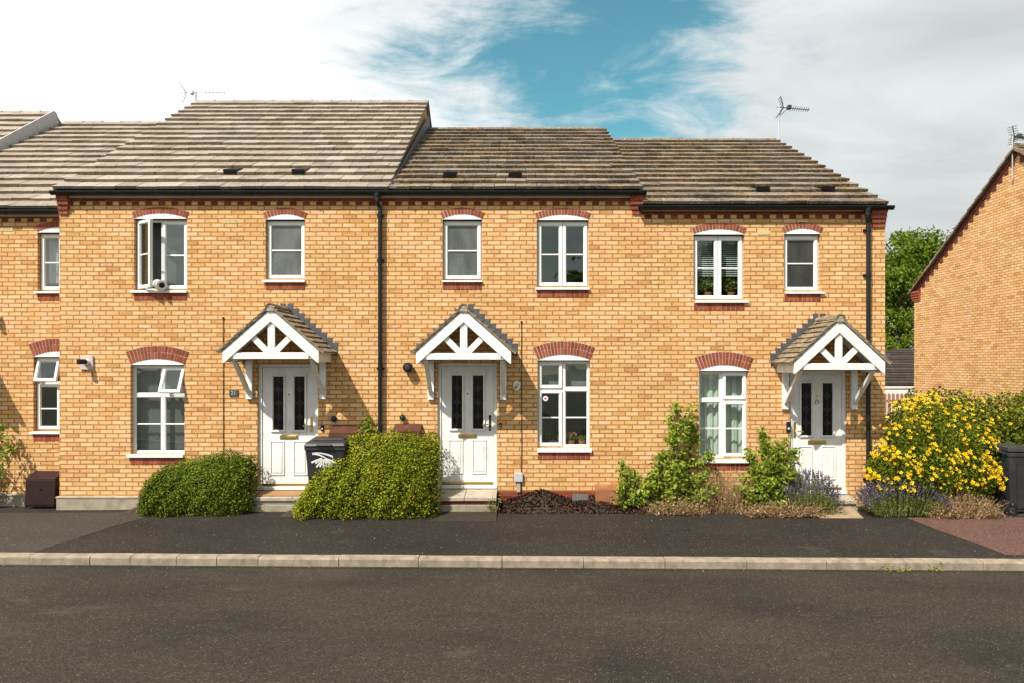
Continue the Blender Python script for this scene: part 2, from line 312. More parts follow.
# ------------------------------------------------------------------ mesh builder
class MB:
    def __init__(s): s.v, s.f, s.mi = [], [], []
    def face(s, pts, mi=0):
        o = len(s.v); s.v += [tuple(p) for p in pts]; s.f.append(tuple(range(o, o + len(pts)))); s.mi.append(mi)
    def hexa(s, p, mi=0):
        """p: 8 points, bottom ring 0-3 and top ring 4-7 (counter-clockwise seen from above)"""
        o = len(s.v); s.v += [tuple(q) for q in p]
        for q in ((3, 2, 1, 0), (4, 5, 6, 7), (0, 1, 5, 4), (1, 2, 6, 5), (2, 3, 7, 6), (3, 0, 4, 7)):
            s.f.append(tuple(o + i for i in q)); s.mi.append(mi)
    def box(s, x0, x1, y0, y1, z0, z1, mi=0):
        if x0 > x1: x0, x1 = x1, x0
        if y0 > y1: y0, y1 = y1, y0
        if z0 > z1: z0, z1 = z1, z0
        s.hexa([(x0, y0, z0), (x1, y0, z0), (x1, y1, z0), (x0, y1, z0), (x0, y0, z1), (x1, y0, z1), (x1, y1, z1), (x0, y1, z1)], mi)
    def prism(s, poly, y0, y1, mi=0):
        """poly: (x, z) outline, extruded from y0 (front) to y1"""
        n = len(poly); o = len(s.v)
        a = sum(poly[i][0] * poly[(i + 1) % n][1] - poly[(i + 1) % n][0] * poly[i][1] for i in range(n))
        if a < 0: poly = poly[::-1]
        s.v += [(x, y0, z) for x, z in poly] + [(x, y1, z) for x, z in poly]
        s.f.append(tuple(o + i for i in range(n))); s.mi.append(mi)
        s.f.append(tuple(o + n + i for i in reversed(range(n)))); s.mi.append(mi)
        for i in range(n):
            j = (i + 1) % n
            s.f.append((o + j, o + i, o + n + i, o + n + j)); s.mi.append(mi)
    def bar(s, a, b, w, h, mi=0, up=(0, 0, 1)):
        a, b = Vector(a), Vector(b); d = (b - a).normalized(); up = Vector(up)
        if abs(d.dot(up)) > 0.98: up = Vector((0, 1, 0))
        sx = d.cross(up).normalized() * (w / 2); sz = sx.cross(d).normalized() * (h / 2)
        s.hexa([a - sx - sz, a + sx - sz, b + sx - sz, b - sx - sz, a - sx + sz, a + sx + sz, b + sx + sz, b - sx + sz], mi)
    def tube(s, pts, r, n=8, mi=0, cap=True):
        pts = [Vector(p) for p in pts]; rr = r if isinstance(r, (list, tuple)) else [r] * len(pts)
        o = len(s.v); prev = None
        for i, p in enumerate(pts):
            d = (pts[min(i + 1, len(pts) - 1)] - pts[max(i - 1, 0)]).normalized()
            a = prev if prev is not None else (Vector((0, 0, 1)) if abs(d.z) < 0.9 else Vector((1, 0, 0)))
            e1 = (a - d * a.dot(d)).normalized(); e2 = d.cross(e1); prev = e1
            for k in range(n):
                t = 2 * math.pi * k / n
                s.v.append(tuple(p + (e1 * math.cos(t) + e2 * math.sin(t)) * rr[i]))
        for i in range(len(pts) - 1):
            for k in range(n):
                q = (k + 1) % n
                s.f.append((o + i * n + k, o + i * n + q, o + (i + 1) * n + q, o + (i + 1) * n + k)); s.mi.append(mi)
        if cap:
            s.f.append(tuple(o + k for k in reversed(range(n)))); s.mi.append(mi)
            e = o + (len(pts) - 1) * n
            s.f.append(tuple(e + k for k in range(n))); s.mi.append(mi)
    def lathe(s, c, axis, prof, n=20, mi=0):
        """prof: (distance along axis, radius) pairs"""
        axis = Vector(axis).normalized(); c = Vector(c)
        s.tube([c + axis * (d + 1e-5 * i) for i, (d, r) in enumerate(prof)], [max(r, 1e-4) for d, r in prof], n, mi)
    def build(s, name, mats, parent=None, bevel=0.0, smooth=False):
        me = bpy.data.meshes.new(name); me.from_pydata(s.v, [], s.f)
        mats = mats if isinstance(mats, (list, tuple)) else [mats]
        for m in mats: me.materials.append(m)
        if len(mats) > 1: me.polygons.foreach_set('material_index', s.mi)
        if smooth: me.polygons.foreach_set('use_smooth', [True] * len(s.f))
        me.update()
        o = bpy.data.objects.new(name, me); C.objects.link(o)
        if parent is not None: adopt(o, parent)
        if bevel:
            b = o.modifiers.new('edge', 'BEVEL'); b.width = bevel; b.segments = 2; b.limit_method = 'ANGLE'; b.angle_limit = R(40)
        return o

def wm(o):
    m = o.matrix_basis.copy()
    return wm(o.parent) @ o.matrix_parent_inverse @ m if o.parent else m
def adopt(o, p):
    o.parent = p; o.matrix_parent_inverse = wm(p).inverted()
def tag(o, label=None, cat=None, group=None, kind=None):
    for k, v in (('label', label), ('category', cat), ('group', group), ('kind', kind)):
        if v: o[k] = v
    return o
def thing(name, loc, label, cat, group=None):
    o = bpy.data.objects.new(name, None); C.objects.link(o); o.location = loc; o.empty_display_size = 0.2
    return tag(o, label, cat, group)

def text_mesh(body, size, mat, name, parent, loc, extr=0.002):
    cu = bpy.data.curves.new(name, 'FONT'); cu.body = body; cu.size = size; cu.extrude = extr; cu.align_x = 'CENTER'; cu.align_y = 'CENTER'
    t = bpy.data.objects.new(name + '_curve', cu); C.objects.link(t)
    dg = bpy.context.evaluated_depsgraph_get(); me = bpy.data.meshes.new_from_object(t.evaluated_get(dg))
    bpy.data.objects.remove(t); me.materials.clear(); me.materials.append(mat)
    o = bpy.data.objects.new(name, me); C.objects.link(o)
    o.location = loc; o.rotation_euler = (R(90), 0, 0)
    if parent is not None: adopt(o, parent)
    return o

# ------------------------------------------------------------------ leaves
def rand_unit(n):
    v = RNG.normal(size=(n, 3)); return v / np.linalg.norm(v, axis=1)[:, None]
def leaf_arrays(cent, nrm, size, aspect=0.55, fold=0.18, tipdir=None):
    """pointed four-cornered leaves at CENT with face normals NRM"""
    n = len(cent)
    t = tipdir if tipdir is not None else rand_unit(n)
    t = t - nrm * np.sum(t * nrm, axis=1)[:, None]; t /= np.linalg.norm(t, axis=1)[:, None] + 1e-9
    b = np.cross(nrm, t); s = size[:, None] if isinstance(size, np.ndarray) else size
    v = np.empty((n, 4, 3))
    v[:, 0] = cent - t * s * 0.5
    v[:, 1] = cent + b * s * aspect * 0.5 + nrm * s * fold * 0.5
    v[:, 2] = cent + t * s * 0.5
    v[:, 3] = cent - b * s * aspect * 0.5 + nrm * s * fold * 0.5
    return v.reshape(-1, 3)
def quads_mesh(name, v, mat, parent=None):
    n = len(v) // 4
    me = bpy.data.meshes.new(name); me.vertices.add(n * 4); me.vertices.foreach_set('co', np.asarray(v, dtype=np.float32).ravel())
    me.loops.add(n * 4); me.loops.foreach_set('vertex_index', np.arange(n * 4, dtype=np.int32))
    me.polygons.add(n); me.polygons.foreach_set('loop_start', np.arange(0, n * 4, 4, dtype=np.int32))
    me.update(calc_edges=True); me.validate(); me.materials.append(mat)
    o = bpy.data.objects.new(name, me); C.objects.link(o)
    if parent is not None: adopt(o, parent)
    return o
def blades(base_pts, tips, width):
    """thin ribbon from base to tip, one quad each"""
    d = tips - base_pts; side = np.cross(d, rand_unit(len(d))); side /= np.linalg.norm(side, axis=1)[:, None] + 1e-9
    w = (width if isinstance(width, np.ndarray) else np.full(len(d), width))[:, None]
    v = np.empty((len(d), 4, 3)); v[:, 0] = base_pts - side * w; v[:, 1] = base_pts + side * w; v[:, 2] = tips + side * w * 0.35; v[:, 3] = tips - side * w * 0.35
    return v.reshape(-1, 3)

# ------------------------------------------------------------------ ground
def sheet(name, xs, ys, hf, mat, dz=0.0):
    m = bpy.data.meshes.new(name); v = [(x, y, hf(x, y) + dz) for y in ys for x in xs]; nx = len(xs)
    f = [(j * nx + i, j * nx + i + 1, (j + 1) * nx + i + 1, (j + 1) * nx + i) for j in range(len(ys) - 1) for i in range(nx - 1)]
    m.from_pydata(v, [], f); m.materials.append(mat); m.update()
    o = bpy.data.objects.new(name, m); C.objects.link(o); o['kind'] = 'structure'; return o
xs_far = [-400, -150, -60, -30, -20] + [x * 0.5 for x in range(-28, 29)] + [20, 30, 60, 150, 400]
kerbz = lambda x, y: -0.006 * max(-14, min(14, x))
sheet('road', xs_far, [-9.2, -7, -5, -4, -3.3, -2.845], lambda x, y: kerbz(x, y) - 0.105 - 0.012 * 0, ROAD)
sheet('pavement', xs_far, [-2.725, -2.4, -2.0, -1.6, -1.2, -0.8, -0.4, 0.0, 0.4], lambda x, y: gz(x, y), PAVE)
GRASS = simple('lawn_ground', (0.055, 0.06, 0.03), 0.95, 0.3, 2, bumps=0.6)
sheet('ground', [-400, -100, -30, 0, 30, 100, 400], [-400, -100, -30, -11.2, -9.0, 0.2, 3, 30, 100, 400], lambda x, y: -0.32 if y < 12 else -0.45, GRASS)
sheet('far_pavement', xs_far, [-11.2, -9.33], lambda x, y: kerbz(x, y), PAVE)

def fan_sheet(name, pts, mat, dz):
    """flat-ish patch laid on the pavement, following its slope"""
    import mathutils
    mb = MB(); n = len(pts)
    K = 8
    # ruled between the first half and second half of the outline
    h = n // 2
    a, b = pts[:h], pts[h:][::-1]
    for i in range(h - 1):
        for k in range(K):
            q = []
            for (t, e) in ((k / K, i), ((k + 1) / K, i), ((k + 1) / K, i + 1), (k / K, i + 1)):
                p = Vector(a[e][:2]).lerp(Vector(b[e][:2]), t); q.append((p.x, p.y, gz(p.x, p.y) + dz))
            mb.face(q)
    o = mb.build(name, mat); o['kind'] = 'structure'; return o
# lighter driveway at the left, red tarmac at the right
e = [G(36, 552.6), G(75, 539), G(112, 527), G(150, 516.5), G(176, 511.5)]
l = [(-14, p.y) for p in e]
fan_sheet('driveway', [(p.x, p.y) for p in e] + [(-14, p.y) for p in e][::-1], DRIVE, 0.004)
e2 = [G(905, 517.5), G(940, 531), G(975, 543.5), G(1006, 555.5)]
fan_sheet('red_path', [(p.x, p.y) for p in e2] + [(14, p.y) for p in e2][::-1], REDTAR, 0.004)
# kerb: individual stones in one kerb line
kb = MB(); joints = [-40, -12, 33, 93, 133, 179, 219, 260, 340, 419, 502, 583, 664, 745, 824, 903, 980, 1060, 1140]
def kerbstones(y0, y1, flip):
    rr = random.Random(3)
    jx = [X(p, -2.78) for p in joints]
    jx = [jx[0] - 0.915 * k for k in range(25, 0, -1)] + jx + [jx[-1] + 0.915 * k for k in range(1, 26)]
    for a, b in zip(jx[:-1], jx[1:]):
        a, b = a + 0.004, b - 0.004; dz = rr.uniform(-0.003, 0.003); dy = rr.uniform(-0.003, 0.003)
        za, zb = kerbz(a, 0) + dz, kerbz(b, 0) + dz; c = 0.018
        prof = [(y0, -0.3), (y0, -c), (y0 + c * 0.7, 0.004), (y1, 0.008), (y1, -0.3)] if not flip else [(y0, -0.3), (y0, 0.008), (y1 - c * 0.7, 0.004), (y1, -c), (y1, -0.3)]
        o = len(kb.v); m = len(prof)
        kb.v += [(a, y + dy, z + za) for y, z in prof] + [(b, y + dy, z + zb) for y, z in prof]
        for i in range(m):
            j = (i + 1) % m
            kb.f.append((o + i, o + m + i, o + m + j, o + j)[::-1]); kb.mi.append(0)
        kb.f.append(tuple(o + i for i in range(m))); kb.mi.append(0); kb.f.append(tuple(o + m + i for i in reversed(range(m)))); kb.mi.append(0)
kerbstones(-2.845, -2.72, False); kerbstones(-9.33, -9.205, True)
o = kb.build('kerb', KERBM); o['kind'] = 'structure'
gu = MB()
for i in range(len(xs_far) - 1):
    a, b = xs_far[i], xs_far[i + 1]
    gu.face([(a, -2.90, kerbz(a, 0) - 0.101), (b, -2.90, kerbz(b, 0) - 0.101), (b, -2.846, kerbz(b, 0) - 0.099), (a, -2.846, kerbz(a, 0) - 0.099)])
o = gu.build('gutter_channel', asphalt('channel_dirt', (0.03, 0.026, 0.02), 0.3)); o['kind'] = 'structure'

# ------------------------------------------------------------------ house pieces
def wall_face(mb, x0, x1, z0, z1, y, holes, depth=0.14, mi=0):
    xs = sorted({x0, x1, *[h[0] for h in holes], *[h[1] for h in holes]}); zs = sorted({z0, z1, *[h[2] for h in holes], *[h[3] for h in holes]})
    for i in range(len(xs) - 1):
        for j in range(len(zs) - 1):
            cx, cz = (xs[i] + xs[i + 1]) / 2, (zs[j] + zs[j + 1]) / 2
            if any(h[0] < cx < h[1] and h[2] < cz < h[3] for h in holes): continue
            mb.face([(xs[i], y, zs[j]), (xs[i + 1], y, zs[j]), (xs[i + 1], y, zs[j + 1]), (xs[i], y, zs[j + 1])], mi)
    for a, b, c, d in holes:
        mb.face([(a, y, c), (a, y, d), (a, y + depth, d), (a, y + depth, c)], mi)
        mb.face([(b, y, d), (b, y, c), (b, y + depth, c), (b, y + depth, d)], mi)
        mb.face([(a, y, d), (b, y, d), (b, y + depth, d), (a, y + depth, d)], mi)
        mb.face([(b, y, c), (a, y, c), (a, y + depth, c), (b, y + depth, c)], mi)

def arch(root, x0, x1, zh, rise, ring, nring, y):
    """segmental brick arch over a white head panel; zh = springing height"""
    w = x1 - x0; r = w * w / (8 * rise) + rise / 2; cx = (x0 + x1) / 2; cz = zh + rise - r
    half = math.asin(min(0.999, (w / 2) / r)); mb = MB()
    K = 14
    def pt(t, rad): return (cx + math.sin(t) * rad, cz + math.cos(t) * rad)
    seg = [pt(-half + 2 * half * k / K, r) for k in range(K + 1)]; seg2 = [pt(half - 2 * half * k / K, r + ring * nring + 0.004) for k in range(K + 1)]
    mb.prism(seg + seg2, y - 0.004, y + 0.05, 1)
    nb = max(9, int(round(2 * half * (r + ring * nring / 2) / 0.054))); rr = random.Random(int(abs(x0) * 977))
    for q in range(nring):
        r0 = r + q * ring + (0.010 if q else 0.0); r1 = r + (q + 1) * ring - 0.002
        for k in range(nb):
            a = -half + 2 * half * k / nb; b = -half + 2 * half * (k + 1) / nb; g = 0.0058 / r
            p = [pt(a + g, r0), pt(b - g, r0), pt(b - g, r1), pt(a + g, r1)]
            mb.prism(p, y - 0.009 - rr.uniform(0, 0.003), y + 0.02, 0)
    mb.build('brick_arch', [REDB, MORTAR], root)
    hp = MB(); hp.prism([(x0, zh - 0.012)] + [(x, z) for x, z in seg] + [(x1, zh - 0.012)], y - 0.002, y + 0.03)
    hp.build('arch_head_panel', WHITE, root)

def soldier_sill(root, x0, x1, zt, y, h=0.112):
    mb = MB(); mb.box(x0, x1, y - 0.003, y + 0.04, zt - h, zt, 1)
    n = int(round((x1 - x0) / 0.075)); w = (x1 - x0) / n; rr = random.Random(int(abs(x1) * 531))
    for k in range(n):
        mb.box(x0 + k * w + 0.005, x0 + (k + 1) * w - 0.005, y - 0.008 - rr.uniform(0, 0.003), y + 0.02, zt - h, zt - 0.001, 0)
    mb.build('brick_sill_course', [REDB, MORTAR], root)

def frame_box(mb, x0, x1, z0, z1, y0, y1, t, mi=0):
    mb.box(x0, x0 + t, y0, y1, z0, z1, mi); mb.box(x1 - t, x1, y0, y1, z0, z1, mi)
    mb.box(x0 + t, x1 - t, y0, y1, z0, z0 + t, mi); mb.box(x0 + t, x1 - t, y0, y1, z1 - t, z1, mi)

def sash(win, x0, x1, z0, z1, y, t=0.048, bar=None, glass=None, hinge=None, ang=0.0, handle=None):
    """an opening light: own frame, pane and bar; hinge = 'left'/'top' swings it outwards by ang"""
    piv = bpy.data.objects.new('sash', None)
    mb = MB(); frame_box(mb, x0, x1, z0, z1, y - 0.022, y + 0.03, t); frame_box(mb, x0 + t - 0.002, x1 - t + 0.002, z0 + t - 0.002, z1 - t + 0.002, y - 0.008, y + 0.015, 0.012)
    if bar: mb.box(x0 + t, x1 - t, y - 0.010, y + 0.012, bar - 0.011, bar + 0.011)
    if handle: mb.box(handle[0] - 0.012, handle[0] + 0.012, y + 0.031, y + 0.05, handle[1], handle[1] + 0.11)
    pm = MB(); pm.face([(x0 + t, y + 0.004, z0 + t), (x1 - t, y + 0.004, z0 + t), (x1 - t, y + 0.004, z1 - t), (x0 + t, y + 0.004, z1 - t)])
    M = None
    if hinge == 'left': c = Vector((x0, y - 0.022, 0)); M = Matrix.Translation(c) @ Matrix.Rotation(-ang, 4, 'Z') @ Matrix.Translation(-c)
    if hinge == 'top': c = Vector((0, y - 0.022, z1)); M = Matrix.Translation(c) @ Matrix.Rotation(-ang, 4, 'X') @ Matrix.Translation(-c)
    if M:
        for q in (mb, pm): q.v = [tuple(M @ Vector(p)) for p in q.v]
    bpy.data.objects.remove(piv)
    s = mb.build('sash', WHITE, win, 0.004); p = pm.build('pane', glass or GLASS, win)
    return s

def make_window(root, px, py, y=0.0, kind='single', sill_px=None, glass=None, arch_rise=0.078, ring=0.1, nring=1, opts=None):
    """px: (left, right) and py: (head, foot) of the white frame on the wall plane"""
    opts = opts or {}
    x0, x1, zt, zb = X(px[0], y), X(px[1], y), Z(py[0], y), Z(py[1], y)
    zh = zt + 0.022; yf = y + 0.078; ft = 0.032
    win = MB(); frame_box(win, x0, x1, zb, zt, yf, yf + 0.06, ft)
    w = x1 - x0; h = zt - zb
    def fixed_pane(a, b, c, d, bar=None):
        pm = MB(); pm.face([(a, yf + 0.02, c), (b, yf + 0.02, c), (b, yf + 0.02, d), (a, yf + 0.02, d)])
        frame_box(win, a - 0.002, b + 0.002, c - 0.002, d + 0.002, yf + 0.012, yf + 0.035, 0.016)
        if bar: win.box(a, b, yf + 0.008, yf + 0.030, bar - 0.011, bar + 0.011)
        return pm
    sashes, panes = [], []
    ix0, ix1, iz0, iz1 = x0 + ft, x1 - ft, zb + ft, zt - ft
    if kind == 'single':
        sashes.append(dict(x0=ix0 - 0.008, x1=ix1 + 0.008, z0=iz0 - 0.008, z1=iz1 + 0.008, bar=(iz0 + iz1) / 2 + 0.0))
    elif kind == 'double':
        m = (x0 + x1) / 2; win.box(m - 0.028, m + 0.028, yf + 0.001, yf + 0.058, iz0, iz1)
        for a, b in ((ix0 - 0.008, m - 0.004), (m + 0.004, ix1 + 0.008)):
            sashes.append(dict(x0=a, x1=b, z0=iz0 - 0.008, z1=iz1 + 0.008, bar=(iz0 + iz1) / 2))
    elif kind in ('four', 'tall'):
        tz = Z(opts['transom'], y); m = X(opts['mull'], y) if kind == 'four' else None
        bz = Z(opts['bar'], y)
        win.box(ix0, ix1, yf + 0.001, yf + 0.058, tz - 0.028, tz + 0.028)
        if m: win.box(m - 0.028, m + 0.028, yf + 0.003, yf + 0.056, iz0, tz - 0.028); win.box(m - 0.028, m + 0.028, yf + 0.003, yf + 0.056, tz + 0.028, iz1)
        cols = [(ix0, m - 0.028), (m + 0.028, ix1)] if m else [(ix0, ix1)]
        for ci, (a, b) in enumerate(cols):
            for name, c, d, bar in (('top', tz + 0.028, iz1, None), ('low', iz0, tz - 0.028, bz)):
                if (ci, name) in opts.get('sash', ()):
                    sashes.append(dict(x0=a - 0.008, x1=b + 0.008, z0=c - 0.008, z1=d + 0.008, bar=bar, t=0.042, key=(ci, name)))
                else:
                    panes.append(fixed_pane(a, b, c, d, bar))
    f = win.build('window', WHITE, root, 0.003)
    for pm in panes: pm.build('pane', glass or GLASS, f)
    for i, s in enumerate(sashes):
        k = s.pop('key', i); hinge = opts.get('open', {}).get(k)
        sash(f, y=yf, glass=glass, hinge=hinge[0] if hinge else None, ang=hinge[1] if hinge else 0.0, **s)
    # projecting sill
    sp = sill_px or (px[0] - 1, px[1] + 1, py[1] + 1, py[1] + 4)
    sm = MB(); sa, sb_, zs1, zs0 = X(sp[0], y), X(sp[1], y), Z(sp[2], y), Z(sp[3], y)
    sm.hexa([(sa, y - 0.045, zs0), (sb_, y - 0.045, zs0), (sb_, yf + 0.03, zs0), (sa, yf + 0.03, zs0),
             (sa, y - 0.045, zs1 - 0.012), (sb_, y - 0.045, zs1 - 0.012), (sb_, yf + 0.03, max(zs1, zb + 0.001)), (sa, yf + 0.03, max(zs1, zb + 0.001))])
    sm.v = [(min(max(q[0], x0 - 0.0 if q[1] > y + 0.001 else q[0]), x1 if q[1] > y + 0.001 else q[0]), q[1], q[2]) for q in sm.v]
    sm.build('window_sill', WHITE, f, 0.004)
    arch(root, x0, x1, zh, arch_rise, ring, nring, y)
    soldier_sill(root, x0, x1, zs0, y)
    return (x0, x1, zs0, zt)

def make_door(root, px, py, y=0.0, handle='right', black_handle=False, extra=None):
    x0, x1, zt, zb = X(px[0], y), X(px[1], y), Z(py[0], y), Z(py[1], y); cx = (x0 + x1) / 2; yf = y + 0.045
    fr = MB(); t = 0.055
    fr.box(x0, x0 + t, yf, yf + 0.07, zb, zt); fr.box(x1 - t, x1, yf, yf + 0.07, zb, zt); fr.box(x0 + t, x1 - t, yf, yf + 0.07, zt - t, zt)
    fr.box(x0 - 0.0, x1 + 0.0, y - 0.02, yf + 0.07, zb, zb + 0.05)
    dr = MB(); a, b, c, d = x0 + t + 0.004, x1 - t - 0.004, zb + 0.056, zt - t - 0.004; ys = yf + 0.018
    gl = [(cx - 0.255 * 0 - 0.172 - 0.083, cx - 0.172 + 0.083), (cx + 0.172 - 0.083, cx + 0.172 + 0.083)]
    gz0, gz1 = zt - 1.075, zt - 0.205
    gd = (zt - zb) / 2.04; gz0, gz1 = zt - 1.075 * gd, zt - 0.205 * gd
    hl = [(g0, g1, gz0, gz1) for g0, g1 in gl]
    wall_face(dr, a, b, c, d, ys, hl, 0.03)
    dr.box(a, b, ys + 0.031, ys + 0.044, c, d)
    for g0, g1, q0, q1 in hl:      # raised beads round the glass
        frame_box(dr, g0 - 0.03, g1 + 0.03, q0 - 0.03, q1 + 0.03, ys - 0.024, ys + 0.012, 0.026)
        frame_box(dr, g0 - 0.042, g1 + 0.042, q0 - 0.042, q1 + 0.042, ys - 0.008, ys + 0.006, 0.012)
    p0, p1 = zt - 1.79 * gd, zt - 1.275 * gd
    for s in (-1, 1):              # raised and fielded lower panels
        m = cx + s * 0.19
        frame_box(dr, m - 0.115, m + 0.115, p0 - 0.02, p1 + 0.02, ys - 0.014, ys + 0.002, 0.016)
        dr.hexa([(m - 0.075, ys - 0.011, p0 + 0.02), (m + 0.075, ys - 0.011, p0 + 0.02), (m + 0.09, ys + 0.002, p0 + 0.005), (m - 0.09, ys + 0.002, p0 + 0.005),
                 (m - 0.075, ys - 0.011, p1 - 0.02), (m + 0.075, ys - 0.011, p1 - 0.02), (m + 0.09, ys + 0.002, p1 - 0.005), (m - 0.09, ys + 0.002, p1 - 0.005)])
    door = dr.build('door', PAINT, root, 0.003)
    fr.build('door_frame', PAINT, door, 0.004)
    for g0, g1, q0, q1 in hl:
        gm = MB(); gm.face([(g0, ys + 0.012, q0), (g1, ys + 0.012, q0), (g1, ys + 0.012, q1), (g0, ys + 0.012, q1)])
        m = (g0 + g1) / 2; n3 = 3
        for k in range(n3):
            z = q0 + (q1 - q0) * (0.24 + 0.26 * k); dx, dz = 0.036, 0.042
            gm.prism([(m - dx * 0.8, z), (m, z - dz * 0.8), (m + dx * 0.8, z), (m, z + dz * 0.8)], ys + 0.006, ys + 0.009, 2)
            for (p, q) in (((m - dx * 1.25, z), (m, z - dz * 1.25)), ((m, z - dz * 1.25), (m + dx * 1.25, z)), ((m + dx * 1.25, z), (m, z + dz * 1.25)), ((m, z + dz * 1.25), (m - dx * 1.25, z))):
                gm.bar((p[0], ys + 0.009, p[1]), (q[0], ys + 0.009, q[1]), 0.006, 0.006, 1, (0, 1, 0))
            for s in (-1, 1): gm.bar((m + s * dx * 1.25, ys + 0.009, z), (m + s * 0.08, ys + 0.009, z), 0.005, 0.005, 1, (0, 1, 0))
            zt_ = q1 if k == 2 else z + (q1 - q0) * 0.26 - dz * 1.25
            gm.bar((m, ys + 0.009, z + dz * 1.25), (m, ys + 0.009, zt_), 0.005, 0.005, 1, (0, 1, 0))
        gm.bar((m, ys + 0.009, q0), (m, ys + 0.009, q0 + (q1 - q0) * 0.24 - 0.052), 0.005, 0.005, 1, (0, 1, 0))
        gm.build('leaded_glass', [DOORGLASS, LEADLINE, BEVEL], door)
    lp = MB(); z = zt - 1.19 * gd; lp.box(cx - 0.15, cx + 0.15, ys - 0.012, ys, z - 0.034, z + 0.034); lp.box(cx - 0.125, cx + 0.125, ys - 0.018, ys - 0.011, z - 0.02, z + 0.022)
    lp.build('letter_plate', BRASS, door, 0.003)
    s = 1 if handle == 'right' else -1; hx = cx + s * 0.365; hz = zt - 0.98 * gd
    hm = MB(); hm.box(hx - 0.018, hx + 0.018, ys - 0.012, ys, hz - 0.125, hz + 0.125, 0)
    hm.tube([(hx, ys - 0.01, hz - 0.02), (hx, ys - 0.055, hz - 0.02), (hx - s * 0.02, ys - 0.062, hz - 0.02), (hx - s * 0.125, ys - 0.06, hz - 0.025)], 0.009, 8, 1)
    hm.lathe((hx, ys - 0.012, hz - 0.085), (0, -1, 0), [(0, 0.011), (0.008, 0.011), (0.009, 0.006)], 10, 1)
    hm.build('door_handle', [BLACK if black_handle else BRASS, BRASS], door, 0.002)
    tb = MB(); tb.box(a + 0.01, b - 0.01, ys - 0.022, ys, c + 0.004, c + 0.042)
    tb.build('weather_bar', BRASS, door, 0.004)
    if extra == 'peep':
        pm = MB(); pm.lathe((cx, ys, zt - 0.5), (0, -1, 0), [(0, 0.012), (0.006, 0.012), (0.008, 0.007)], 12); pm.build('peephole', BLACK, door)
    return door, (x0, x1, zb, zt), cx, ys

